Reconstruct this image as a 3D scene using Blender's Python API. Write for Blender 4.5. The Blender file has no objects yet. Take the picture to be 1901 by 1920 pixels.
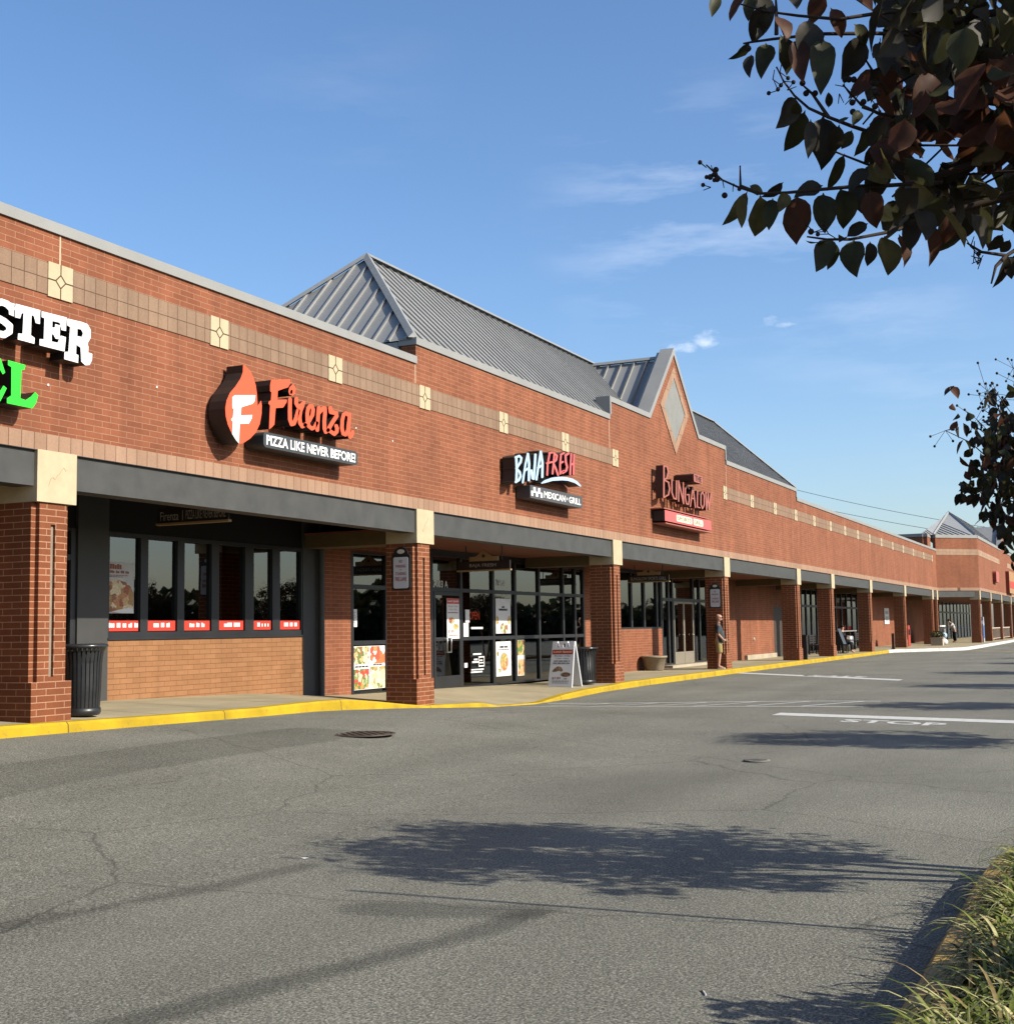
import bpy, bmesh, math, random
import numpy as np
from mathutils import Vector, Matrix

R = math.radians
rnd = random.Random(7)
C = bpy.context.scene.collection
sc = bpy.context.scene

# ------------------------------------------------------------------ camera, sky, sun, exposure
CAM = Vector((0, -11.9368, 1.5123))
cr, cu, cf = Vector((0.4289, -0.9032, -0.0155)), Vector((-0.0750, -0.0527, 0.9958)), Vector((0.9002, 0.4259, 0.0904))
cf.normalize(); cr = (cr - cf * cr.dot(cf)).normalized(); cu = cr.cross(cf).normalized()
cam = bpy.data.objects.new('camera', bpy.data.cameras.new('camera'))
C.objects.link(cam)
m = Matrix((cr, cu, -cf)).transposed().to_4x4(); m.translation = CAM
cam.matrix_world = m
cam.data.sensor_fit = 'HORIZONTAL'; cam.data.sensor_width = 36; cam.data.lens = 2450 / 1901 * 36
cam.data.clip_start = 0.1; cam.data.clip_end = 3000
sc.camera = cam

def pxdir(u, v):
    d = cf * 2450 + cr * (u - 950.5) - cu * (v - 960)
    return d.normalized()

SUN_TAN, SUN_KX = 0.64, -0.03
sdir = Vector((SUN_KX, 1, -SUN_TAN)).normalized()          # direction the light travels
sun_elev = math.asin(-sdir.z)
sl = bpy.data.lights.new('sun', 'SUN'); sl.energy = 5.0; sl.angle = R(0.5); sl.color = (1.0, 0.93, 0.80)
so = bpy.data.objects.new('sun', sl); C.objects.link(so); so.rotation_euler = sdir.to_track_quat('-Z', 'Y').to_euler(); so.location = (0, -40, 30)

w = bpy.data.worlds.new('World'); sc.world = w; w.use_nodes = True
wn, wl = w.node_tree.nodes, w.node_tree.links
wn.clear()
def N(nt, t, **k):
    n = nt.nodes.new(t)
    for a, b in k.items():
        if a.startswith('i_'):
            key = a[2:]; n.inputs[int(key) if key.isdigit() else key.replace('_', ' ')].default_value = b
        else: setattr(n, a, b)
    return n
WT = w.node_tree
sky = N(WT, 'ShaderNodeTexSky', sky_type='NISHITA', sun_disc=False, sun_elevation=sun_elev, sun_rotation=R(180),
        altitude=0, air_density=1.0, dust_density=1.5, ozone_density=1.9)
bg = N(WT, 'ShaderNodeBackground'); bg.inputs['Strength'].default_value = 0.09
out = N(WT, 'ShaderNodeOutputWorld')
tc = N(WT, 'ShaderNodeTexCoord')
def wmath(op, a, b=None, c=None):
    n = N(WT, 'ShaderNodeMath', operation=op)
    for i, v in enumerate((a, b, c)):
        if v is None: continue
        if isinstance(v, (int, float)): n.inputs[i].default_value = v
        else: wl.new(v, n.inputs[i])
    return n.outputs[0]
# wispy clouds: stretched noise, strongest around a few real directions of the sky
mp = N(WT, 'ShaderNodeMapping'); wl.new(tc.outputs['Generated'], mp.inputs['Vector'])
mp.inputs['Scale'].default_value = (3.0, 3.0, 16.0); mp.inputs['Rotation'].default_value = (R(6), R(-5), 0)
nz = N(WT, 'ShaderNodeTexNoise', i_Scale=2.2, i_Detail=9.0, i_Roughness=0.62); wl.new(mp.outputs[0], nz.inputs['Vector'])
mp2 = N(WT, 'ShaderNodeMapping'); wl.new(tc.outputs['Generated'], mp2.inputs['Vector']); mp2.inputs['Scale'].default_value = (1, 1, 1.9); mp2.inputs['Rotation'].default_value = (R(12), R(-10), 0)
nz2 = N(WT, 'ShaderNodeTexNoise', i_Scale=42.0, i_Detail=8.0, i_Roughness=0.62); wl.new(mp2.outputs[0], nz2.inputs['Vector'])
base = wmath('MULTIPLY', wmath('SUBTRACT', nz.outputs['Fac'], 0.47), 2.2)
mask = None
for (u, v, rad, amp) in ((1270, 375, 0.12, .40), (1600, 530, 0.10, .34), (640, 140, 0.09, .10), (1800, 760, .08, .22), (1300, 480, .12, .2)):
    d = pxdir(u, v)
    vm = N(WT, 'ShaderNodeVectorMath', operation='DISTANCE'); wl.new(tc.outputs['Generated'], vm.inputs[0]); vm.inputs[1].default_value = d
    f = wmath('MULTIPLY', wmath('MAXIMUM', wmath('SUBTRACT', 1.0, wmath('DIVIDE', vm.outputs['Value'], rad)), 0.0), amp)
    mask = f if mask is None else wmath('ADD', mask, f)
cl = wmath('MULTIPLY', wmath('MAXIMUM', base, 0.0), mask)
puff = None
for (u, v, sx, sy, amp) in ((1325, 634, 36, 24, 1.1), (1285, 652, 34, 13, 1.0), (1446, 598, 20, 15, .75), (1472, 608, 24, 6, .7)):
    d = pxdir(u, v)
    sb = N(WT, 'ShaderNodeVectorMath', operation='SUBTRACT'); wl.new(tc.outputs['Generated'], sb.inputs[0]); sb.inputs[1].default_value = d
    dx = N(WT, 'ShaderNodeVectorMath', operation='DOT_PRODUCT'); wl.new(sb.outputs[0], dx.inputs[0]); dx.inputs[1].default_value = cr * (2450 / sx)
    dz = N(WT, 'ShaderNodeVectorMath', operation='DOT_PRODUCT'); wl.new(sb.outputs[0], dz.inputs[0]); dz.inputs[1].default_value = Vector((0, 0, 2450 / sy))
    q = wmath('ADD', wmath('POWER', wmath('ABSOLUTE', dx.outputs['Value']), 2.0), wmath('POWER', wmath('ABSOLUTE', dz.outputs['Value']), 2.0))
    f = wmath('MULTIPLY', wmath('MAXIMUM', wmath('SUBTRACT', wmath('MULTIPLY', nz2.outputs['Fac'], 5.2), wmath('ADD', q, 2.0)), 0.0), amp)
    puff = f if puff is None else wmath('MAXIMUM', puff, f)
tot = wmath('MINIMUM', wmath('ADD', cl, wmath('MINIMUM', wmath('MULTIPLY', puff, .30), .45)), 0.62)
mx = N(WT, 'ShaderNodeMix', data_type='RGBA'); wl.new(tot, mx.inputs[0]); hsv = N(WT, 'ShaderNodeHueSaturation', i_Hue=.500, i_Saturation=1.14, i_Value=1.26); wl.new(sky.outputs[0], hsv.inputs['Color']); tint = N(WT, 'ShaderNodeVectorMath', operation='MULTIPLY'); wl.new(hsv.outputs[0], tint.inputs[0]); tint.inputs[1].default_value = (0.96, 1.0, 1.08); wl.new(tint.outputs[0], mx.inputs[6]); mx.inputs[7].default_value = (8.6, 9.0, 9.8, 1)
wl.new(mx.outputs[2], bg.inputs['Color']); wl.new(bg.outputs[0], out.inputs['Surface'])

sc.view_settings.view_transform = 'Standard'; sc.view_settings.look = 'None'
sc.view_settings.exposure = 0.715; sc.view_settings.gamma = 1; sc.view_settings.use_curve_mapping = False
sc.render.engine = 'CYCLES'
sc.cycles.max_bounces = 8; sc.cycles.diffuse_bounces = 2; sc.cycles.transparent_max_bounces = 12; sc.cycles.caustics_reflective = False; sc.cycles.caustics_refractive = False

# ------------------------------------------------------------------ helpers
class MB:
    def __init__(s): s.v, s.f, s.mi, s.sm = [], [], [], []
    def add(s, vs, fs, mi=0, sm=False):
        o = len(s.v); s.v += [tuple(p) for p in vs]
        for f in fs: s.f.append([i + o for i in f]); s.mi.append(mi); s.sm.append(sm)
    def box(s, x0, x1, y0, y1, z0, z1, mi=0):
        s.add([(x0,y0,z0),(x1,y0,z0),(x1,y1,z0),(x0,y1,z0),(x0,y0,z1),(x1,y0,z1),(x1,y1,z1),(x0,y1,z1)],
              [(0,3,2,1),(4,5,6,7),(0,1,5,4),(1,2,6,5),(2,3,7,6),(3,0,4,7)], mi)
    def prism(s, poly, o, ux, uy, un, mi=0, cap0=True, side_mi=None):
        # poly in 2D, extruded by vector un from o
        o, ux, uy, un = Vector(o), Vector(ux), Vector(uy), Vector(un)
        n = len(poly)
        a = [o + ux*p[0] + uy*p[1] for p in poly]; b = [p + un for p in a]
        area = sum(poly[i][0]*poly[(i+1)%n][1] - poly[(i+1)%n][0]*poly[i][1] for i in range(n))
        flip = (area > 0) != (ux.cross(uy).dot(un) < 0)
        f0 = list(range(n)) if not flip else list(range(n))[::-1]
        fs = [f0, [i + n for i in f0[::-1]]]
        s.add(a + b, fs, mi)
        sd = [(i, i+n, (i+1)%n+n, (i+1)%n) for i in range(n)]
        if flip: sd = [x[::-1] for x in sd]
        s.add(a + b, [x[::-1] for x in sd], mi if side_mi is None else side_mi)
    def tube(s, pts, r, seg=8, mi=0, sm=True, caps=True):
        pts = [Vector(p) for p in pts]
        rs = r if isinstance(r, (list, tuple)) else [r]*len(pts)
        rings = []
        for i, p in enumerate(pts):
            t = (pts[min(i+1, len(pts)-1)] - pts[max(i-1, 0)]).normalized()
            a = t.cross(Vector((0,0,1)) if abs(t.z) < .9 else Vector((1,0,0))).normalized(); b = t.cross(a)
            rings.append([p + (a*math.cos(2*math.pi*k/seg) + b*math.sin(2*math.pi*k/seg))*rs[i] for k in range(seg)])
        vs = [q for g in rings for q in g]; fs = []
        for i in range(len(pts)-1):
            for k in range(seg): fs.append((i*seg+k, i*seg+(k+1)%seg, (i+1)*seg+(k+1)%seg, (i+1)*seg+k))
        s.add(vs, fs, mi, sm)
        if caps:
            s.add(rings[0], [tuple(range(seg))[::-1]], mi); s.add(rings[-1], [tuple(range(seg))], mi)
    def lathe(s, cx, cy, prof, seg=24, mi=0, sm=True):
        vs = [(cx + r*math.cos(2*math.pi*k/seg), cy + r*math.sin(2*math.pi*k/seg), z) for r, z in prof for k in range(seg)]
        fs = [(i*seg+k, i*seg+(k+1)%seg, (i+1)*seg+(k+1)%seg, (i+1)*seg+k) for i in range(len(prof)-1) for k in range(seg)]
        s.add(vs, fs, mi, sm)
    def ball(s, c, r, mi=0, rings=5, seg=8):
        c = Vector(c); rr = r if isinstance(r, (tuple, list)) else (r, r, r)
        vs = []; fs = []
        for i in range(rings+1):
            th = math.pi*i/rings
            for k in range(seg):
                ph = 2*math.pi*k/seg
                vs.append(c + Vector((rr[0]*math.sin(th)*math.cos(ph), rr[1]*math.sin(th)*math.sin(ph), rr[2]*math.cos(th))))
        for i in range(rings):
            for k in range(seg): fs.append((i*seg+k, (i+1)*seg+k, (i+1)*seg+(k+1)%seg, i*seg+(k+1)%seg))
        s.add(vs, fs, mi, True)
    def build(s, name, mats, parent=None, bevel=0):
        me = bpy.data.meshes.new(name); me.from_pydata(s.v, [], s.f)
        for mm in (mats if isinstance(mats, (list, tuple)) else [mats]): me.materials.append(mm)
        me.polygons.foreach_set('material_index', s.mi); me.polygons.foreach_set('use_smooth', s.sm); me.update()
        o = bpy.data.objects.new(name, me); C.objects.link(o)
        if parent is not None: o.parent = parent
        if bevel:
            b = o.modifiers.new('bevel', 'BEVEL'); b.width = bevel; b.segments = 2; b.limit_method = 'ANGLE'
        return o

def tag(o, label=None, cat=None, group=None, kind=None):
    if label: o['label'] = label
    if cat: o['category'] = cat
    if group: o['group'] = group
    if kind: o['kind'] = kind
    return o
def empty(name, label, cat, group=None, loc=(0,0,0)):
    o = bpy.data.objects.new(name, None); C.objects.link(o); o.location = loc; o.empty_display_size = .2
    bpy.context.view_layer.update()
    return tag(o, label, cat, group)
def copy_tree(o, parent=None):
    c = o.copy(); C.objects.link(c)
    if parent is not None: c.parent = parent
    for ch in list(o.children): copy_tree(ch, c)
    return c

def text2d(body, width, height=None, bold=0.0, shear=0.0):
    """a line of lettering as 2D triangles, its box scaled to width x height, origin lower left"""
    cu_ = bpy.data.curves.new('lettering', 'FONT'); cu_.body = body; cu_.offset = bold; cu_.shear = shear; cu_.resolution_u = 3
    ob = bpy.data.objects.new('lettering', cu_); C.objects.link(ob)
    dg = bpy.context.evaluated_depsgraph_get(); me = bpy.data.meshes.new_from_object(ob.evaluated_get(dg))
    vs = [(v.co.x, v.co.y) for v in me.vertices]; fs = [tuple(p.vertices) for p in me.polygons]
    bpy.data.objects.remove(ob); bpy.data.curves.remove(cu_); bpy.data.meshes.remove(me)
    x0, x1 = min(v[0] for v in vs), max(v[0] for v in vs); y0, y1 = min(v[1] for v in vs), max(v[1] for v in vs)
    sx = width/(x1-x0); sy = (height/(y1-y0)) if height else sx
    return [((x-x0)*sx, (y-y0)*sy) for x, y in vs], fs
def put_text(mb, body, o, ux, uy, width, height=None, mi=0, bold=0.0, shear=0.0):
    vs, fs = text2d(body, width, height, bold, shear)
    o, ux, uy = Vector(o), Vector(ux), Vector(uy)
    mb.add([o + ux*x + uy*y for x, y in vs], fs, mi)
FX, FZ = (1,0,0), (0,0,1)            # lettering on the facade
BX = (0,-1,0)                        # lettering on faces that look along -X

# --- letters from brush strokes: distance field + marching squares, drawn on the facade plane y = -0.36
def sign_pt(u, v, y=-0.36):
    d = cf*2450 + cr*(u-950.5) - cu*(v-960); t = (y - CAM.y)/d.y
    return CAM.x + d.x*t, CAM.z + d.z*t
def strokes_mesh(mb, org, s, strokes=(), polys=(), holes=(), y0=-0.36, y1=-0.06, res=None, face_mi=0, side_mi=1, grow=0.0):
    pts = np.array([p for st, _ in strokes for p in st] + [p for pl in polys for p in pl], float)
    mw = max([wd for _, wd in strokes] + [0])
    lo, hi = pts.min(0) - mw/2 - 4 - grow, pts.max(0) + mw/2 + 4 + grow
    h = res or s*0.42
    nx, ny = int((hi[0]-lo[0])/h)+2, int((hi[1]-lo[1])/h)+2
    gx, gy = lo[0] + np.arange(nx)*h, lo[1] + np.arange(ny)*h
    X, Y = np.meshgrid(gx, gy, indexing='ij'); D = np.full(X.shape, 1e6)
    def segd(ax, ay, bx, by):
        l2 = (bx-ax)**2 + (by-ay)**2 + 1e-9
        t = np.clip(((X-ax)*(bx-ax) + (Y-ay)*(by-ay))/l2, 0, 1)
        return np.hypot(X-ax-t*(bx-ax), Y-ay-t*(by-ay))
    def polyd(pl):
        ins = np.zeros(X.shape, bool); dd = np.full(X.shape, 1e6)
        for i in range(len(pl)):
            ax, ay = pl[i]; bx, by = pl[(i+1) % len(pl)]
            dd = np.minimum(dd, segd(ax, ay, bx, by))
            c = ((ay > Y) != (by > Y)) & (X < (bx-ax)*(Y-ay)/((by-ay) if by != ay else 1e-9) + ax)
            ins ^= c
        return np.where(ins, -dd, dd)
    for st, wd in strokes:
        for (ax, ay), (bx, by) in zip(st[:-1], st[1:]): D = np.minimum(D, segd(ax, ay, bx, by) - wd/2)
    for pl in polys: D = np.minimum(D, polyd(pl))
    D -= grow
    for pl in holes: D = np.maximum(D, -polyd(pl))
    cache = {}; V = []; FF = []; E = []
    def vid(key, x, y):
        if key not in cache:
            cache[key] = len(V); a, b = sign_pt(org[0] + x/s, org[1] + y/s, y0); V.append((a, b))
        return cache[key]
    def corner(i, j): return vid((i, j), gx[i], gy[j])
    def edge(i, j, k, l):
        if (k, l) < (i, j): i, j, k, l = k, l, i, j
        a, b = D[i, j], D[k, l]; t = min(max(a/(a-b), .02), .98)
        return vid((i, j, k, l), gx[i] + (gx[k]-gx[i])*t, gy[j] + (gy[l]-gy[j])*t)
    ins = D < 0
    cnt = ins[:-1,:-1].astype(int) + ins[1:,:-1] + ins[1:,1:] + ins[:-1,1:]
    for i, j in zip(*np.nonzero((cnt > 0) & (cnt < 4))):
        cs = [(i,j),(i+1,j),(i+1,j+1),(i,j+1)]; fl = [ins[c] for c in cs]; poly = []; cr_ = []
        for k in range(4):
            a, b = cs[k], cs[(k+1) % 4]
            if fl[k]: poly.append(corner(*a))
            if fl[k] != fl[(k+1) % 4]:
                e = edge(*a, *b); poly.append(e); cr_.append((e, fl[k]))
        if len(poly) >= 3: FF.append(poly)
        if len(cr_) == 2:
            (e1, o1), (e2, o2) = cr_
            E.append((e1, e2) if o1 else (e2, e1))
        elif len(cr_) == 4:
            for q in (0, 2):
                (e1, o1), (e2, o2) = cr_[q], cr_[q+1]
                E.append((e1, e2) if o1 else (e2, e1))
    full = cnt == 4
    for i in range(full.shape[0]):                                   # merge runs of full cells
        j = 0; col = full[i]
        while j < len(col):
            if col[j]:
                k = j
                while k+1 < len(col) and col[k+1]: k += 1
                FF.append([corner(i,j), corner(i+1,j), corner(i+1,k+1), corner(i,k+1)]); j = k+1
            else: j += 1
    n = len(V)
    front = [(x, y0, z) for x, z in V]; back = [(x, y1, z) for x, z in V]
    mb.add(front, [f[::-1] if False else f for f in FF], face_mi)
    mb.add(front + back, [(a, a+n, b+n, b) for a, b in E], side_mi)

# ------------------------------------------------------------------ materials
ALB = 0.75                 # overall albedo level that goes with the exposure
def mat(name, col, rough=.6, spec=.4, metal=0, var=0.0, vscale=6.0, bump=0.0, bscale=80.0, emit=None):
    col = tuple(c*ALB for c in col)
    M = bpy.data.materials.new(name); M.use_nodes = True; nt = M.node_tree; p = nt.nodes['Principled BSDF']
    p.inputs['Base Color'].default_value = (*col, 1); p.inputs['Roughness'].default_value = rough
    p.inputs['Specular IOR Level'].default_value = spec; p.inputs['Metallic'].default_value = metal
    t = N(nt, 'ShaderNodeTexCoord')
    if var:
        n = N(nt, 'ShaderNodeTexNoise', i_Scale=vscale, i_Detail=6.0, i_Roughness=.6); nt.links.new(t.outputs['Object'], n.inputs['Vector'])
        r = N(nt, 'ShaderNodeMapRange'); nt.links.new(n.outputs['Fac'], r.inputs[0])
        r.inputs[1].default_value = .3; r.inputs[2].default_value = .7; r.inputs[3].default_value = 1-var; r.inputs[4].default_value = 1+var
        mm = N(nt, 'ShaderNodeVectorMath', operation='SCALE'); mm.inputs[0].default_value = col; nt.links.new(r.outputs[0], mm.inputs['Scale'])
        nt.links.new(mm.outputs[0], p.inputs['Base Color'])
        rr = N(nt, 'ShaderNodeMapRange'); nt.links.new(n.outputs['Fac'], rr.inputs[0]); rr.inputs[3].default_value = max(rough-.12, .02); rr.inputs[4].default_value = min(rough+.12, 1)
        nt.links.new(rr.outputs[0], p.inputs['Roughness'])
    if bump:
        n = N(nt, 'ShaderNodeTexNoise', i_Scale=bscale, i_Detail=4.0); nt.links.new(t.outputs['Object'], n.inputs['Vector'])
        b = N(nt, 'ShaderNodeBump', i_Strength=bump, i_Distance=.01); nt.links.new(n.outputs['Fac'], b.inputs['Height']); nt.links.new(b.outputs[0], p.inputs['Normal'])
    if emit:
        p.inputs['Emission Color'].default_value = (*emit[0], 1); p.inputs['Emission Strength'].default_value = emit[1]
    return M

def brick(name, c1, c2, mortar, bw=.305, rh=.0813, offset=.5, msize=.006, stain=.12, zoff=0.0, yoff=0.0, bumpd=.006, op='ADD'):
    M = bpy.data.materials.new(name); M.use_nodes = True; nt = M.node_tree; L = nt.links; p = nt.nodes['Principled BSDF']
    t = N(nt, 'ShaderNodeTexCoord'); sp = N(nt, 'ShaderNodeSeparateXYZ'); L.new(t.outputs['Object'], sp.inputs[0])
    a = N(nt, 'ShaderNodeMath', operation=op); L.new(sp.outputs[0], a.inputs[0]); L.new(sp.outputs[1], a.inputs[1])
    a2 = N(nt, 'ShaderNodeMath', operation='ADD'); L.new(a.outputs[0], a2.inputs[0]); a2.inputs[1].default_value = yoff
    z2 = N(nt, 'ShaderNodeMath', operation='SUBTRACT'); L.new(sp.outputs[2], z2.inputs[0]); z2.inputs[1].default_value = zoff
    cb = N(nt, 'ShaderNodeCombineXYZ'); L.new(a2.outputs[0], cb.inputs[0]); L.new(z2.outputs[0], cb.inputs[1])
    b = N(nt, 'ShaderNodeTexBrick', offset=offset, offset_frequency=2, squash=1.0)
    L.new(cb.outputs[0], b.inputs['Vector'])
    b.inputs['Color1'].default_value = (*c1, 1); b.inputs['Color2'].default_value = (*c2, 1); b.inputs['Mortar'].default_value = (*mortar, 1)
    b.inputs['Scale'].default_value = 1; b.inputs['Mortar Size'].default_value = msize; b.inputs['Mortar Smooth'].default_value = .25
    b.inputs['Bias'].default_value = -.1; b.inputs['Brick Width'].default_value = bw; b.inputs['Row Height'].default_value = rh
    # weathering: large soft stains and fine grain
    n1 = N(nt, 'ShaderNodeTexNoise', i_Scale=.55, i_Detail=7.0, i_Roughness=.65); L.new(t.outputs['Object'], n1.inputs['Vector'])
    mps = N(nt, 'ShaderNodeMapping'); mps.inputs['Scale'].default_value = (2.2, 2.2, .25); L.new(t.outputs['Object'], mps.inputs['Vector'])
    n3 = N(nt, 'ShaderNodeTexNoise', i_Scale=1.3, i_Detail=5.0, i_Roughness=.6); L.new(mps.outputs[0], n3.inputs['Vector'])
    n2 = N(nt, 'ShaderNodeTexNoise', i_Scale=60.0, i_Detail=3.0); L.new(t.outputs['Object'], n2.inputs['Vector'])
    def mr(src, lo, hi, f0=.3, f1=.7):
        r = N(nt, 'ShaderNodeMapRange'); L.new(src, r.inputs[0]); r.inputs[1].default_value = f0; r.inputs[2].default_value = f1; r.inputs[3].default_value = lo; r.inputs[4].default_value = hi; return r.outputs[0]
    def mul(x, y):
        q = N(nt, 'ShaderNodeMath', operation='MULTIPLY'); L.new(x, q.inputs[0]); L.new(y, q.inputs[1]); return q.outputs[0]
    k = mul(mul(mr(n1.outputs['Fac'], 1-stain, 1+stain), mr(n2.outputs['Fac'], .9, 1.1)), mr(n3.outputs['Fac'], 1-stain*1.1, 1+stain*.9))
    sc_ = N(nt, 'ShaderNodeVectorMath', operation='SCALE'); L.new(b.outputs['Color'], sc_.inputs[0]); L.new(k, sc_.inputs['Scale'])
    L.new(sc_.outputs[0], p.inputs['Base Color']); p.inputs['Roughness'].default_value = .86; p.inputs['Specular IOR Level'].default_value = .25
    bm_ = N(nt, 'ShaderNodeBump', i_Strength=.5, i_Distance=bumpd, invert=True); L.new(b.outputs['Fac'], bm_.inputs['Height'])
    bm2 = N(nt, 'ShaderNodeBump', i_Strength=.2, i_Distance=.004); L.new(n2.outputs['Fac'], bm2.inputs['Height']); L.new(bm_.outputs[0], bm2.inputs['Normal'])
    L.new(bm2.outputs[0], p.inputs['Normal'])
    return M

M_brick = brick('red_brick', (0.1878, 0.0643, 0.0313), (0.1518, 0.049, 0.0231), (0.2625, 0.1387, 0.0825), msize=.005, stain=.17)
M_pillar = brick('pillar_brick', (0.1665, 0.0525, 0.0203), (0.1335, 0.0405, 0.015), (0.315, 0.1725, 0.105), bw=.305, msize=.0065)
M_tan = brick('tan_brick', (0.2318, 0.1132, 0.0517), (0.1993, 0.0933, 0.0406), (0.12, 0.0562, 0.0225), bw=.30, rh=.085, msize=.005, stain=.1)
M_tile = brick('tile_band', (0.201, 0.1327, 0.0885), (0.177, 0.1125, 0.0743), (0.0675, 0.0375, 0.0225), bw=.203, rh=.2045, offset=0.0, msize=.006, stain=.14, zoff=5.761, bumpd=.004)
M_sold = brick('soldier_course', (0.2662, 0.1673, 0.1117), (0.2325, 0.141, 0.093), (0.0975, 0.0488, 0.03), bw=.203, rh=.60, offset=0.0, msize=.006, stain=.1, zoff=3.7, bumpd=.004)
M_cream = mat('cream_precast', (.50, .415, .272), .8, .2, var=.10, vscale=5, bump=.15)
M_joint = mat('dark_joint', (.10, .065, .04), .9, .1)
M_seal = mat('sealant', (.62, .46, .32), .8, .2)
M_beam = mat('beam_grey', (.066, .067, .064), .62, .25, var=.18, vscale=2.5, bump=.05, bscale=30)
M_coping = mat('coping_metal', (.285, .285, .272), .5, .35, var=.07, vscale=1.2)
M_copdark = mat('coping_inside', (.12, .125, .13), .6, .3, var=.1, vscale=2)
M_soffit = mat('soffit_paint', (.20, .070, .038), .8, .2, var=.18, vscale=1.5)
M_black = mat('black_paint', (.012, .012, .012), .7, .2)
M_bronze = mat('dark_bronze_frame', (.022, .022, .024), .42, .4, var=.15, vscale=3)
M_greycol = mat('grey_metal', (.058,.058,.056), .55, .3, var=.1, vscale=3)
M_conc = mat('concrete', (.42, .36, .265), .9, .2, var=.14, vscale=1.6, bump=.25, bscale=60)
M_olive = mat('lintel_paint', (.13, .095, .05), .8, .2, var=.1)
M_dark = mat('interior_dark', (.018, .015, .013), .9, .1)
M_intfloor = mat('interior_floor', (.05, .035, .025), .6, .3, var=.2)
M_white = mat('white_plastic', (.86, .86, .86), .4, .4)
M_signblk = mat('sign_black', (.018, .018, .018), .45, .4)
M_signgry = mat('sign_charcoal', (.045, .052, .055), .5, .35, var=.1)
M_orange = mat('sign_orange', (.86, .105, .035), .38, .4)
M_green = mat('sign_green', (.03, .80, .035), .4, .4)
M_blue = mat('sign_light_blue', (.42, .60, .80), .4, .4)
M_salmon = mat('sign_salmon', (.66, .12, .11), .45, .35)
M_redlet = mat('sign_brick_red', (.38, .115, .08), .45, .35)
M_creamlet = mat('sign_cream', (.85, .78, .58), .5, .3)
M_gold = mat('sign_tan', (.36, .24, .12), .55, .3)
M_grey = mat('sign_grey_lettering', (.42, .40, .38), .6, .2)
M_paper = mat('poster_paper', (.74, .74, .74), .55, .3)
M_red = mat('poster_red', (.55, .05, .03), .5, .3)
M_ink = mat('poster_ink', (.04, .04, .05), .6, .2)
M_brown = mat('poster_brown_ink', (.28, .10, .06), .6, .2)
M_white_paint = mat('white_road_paint', (.55, .55, .52), .75, .25, var=.16, vscale=9, bump=.2, bscale=90)

def coat(name, col, worn, rough=.6):
    """paint over concrete, chipped along its edges"""
    M = bpy.data.materials.new(name); M.use_nodes = True; nt = M.node_tree; L = nt.links; p = nt.nodes['Principled BSDF']
    t = N(nt, 'ShaderNodeTexCoord')
    n = N(nt, 'ShaderNodeTexNoise', i_Scale=9.0, i_Detail=9.0, i_Roughness=.7); L.new(t.outputs['Object'], n.inputs['Vector'])
    r = N(nt, 'ShaderNodeValToRGB'); r.color_ramp.elements[0].position = .575; r.color_ramp.elements[1].position = .64; L.new(n.outputs['Fac'], r.inputs[0])
    n2 = N(nt, 'ShaderNodeTexNoise', i_Scale=2.5, i_Detail=6.0); L.new(t.outputs['Object'], n2.inputs['Vector'])
    mr = N(nt, 'ShaderNodeMapRange'); L.new(n2.outputs['Fac'], mr.inputs[0]); mr.inputs[1].default_value = .3; mr.inputs[2].default_value = .7; mr.inputs[3].default_value = .74; mr.inputs[4].default_value = 1.08
    s_ = N(nt, 'ShaderNodeVectorMath', operation='SCALE'); s_.inputs[0].default_value = col; L.new(mr.outputs[0], s_.inputs['Scale'])
    x = N(nt, 'ShaderNodeMix', data_type='RGBA'); L.new(r.outputs[0], x.inputs[0]); L.new(s_.outputs[0], x.inputs[6]); x.inputs[7].default_value = (*worn, 1)
    sp = N(nt, 'ShaderNodeSeparateXYZ'); L.new(t.outputs['Object'], sp.inputs[0])
    fr = N(nt, 'ShaderNodeMath', operation='FRACT'); dv = N(nt, 'ShaderNodeMath', operation='DIVIDE'); L.new(sp.outputs[0], dv.inputs[0]); dv.inputs[1].default_value = 3.05; L.new(dv.outputs[0], fr.inputs[0])
    gt = N(nt, 'ShaderNodeMath', operation='GREATER_THAN'); L.new(fr.outputs[0], gt.inputs[0]); gt.inputs[1].default_value = .994
    x2 = N(nt, 'ShaderNodeMix', data_type='RGBA'); L.new(gt.outputs[0], x2.inputs[0]); L.new(x.outputs[2], x2.inputs[6]); x2.inputs[7].default_value = (worn[0]*.3, worn[1]*.3, worn[2]*.3, 1)
    L.new(x2.outputs[2], p.inputs['Base Color']); p.inputs['Roughness'].default_value = rough; p.inputs['Specular IOR Level'].default_value = .3
    b = N(nt, 'ShaderNodeBump', i_Strength=.3, i_Distance=.006); L.new(n.outputs['Fac'], b.inputs['Height']); L.new(b.outputs[0], p.inputs['Normal'])
    return M
M_yellow = coat('yellow_kerb_paint', (.375, .25, .004), (.26, .16, .03))
M_whitekerb = coat('white_kerb_paint', (.52, .51, .48), (.30, .28, .24))
M_oldkerb = coat('weathered_kerb', (.30, .19, .045), (.20, .155, .10))

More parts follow.
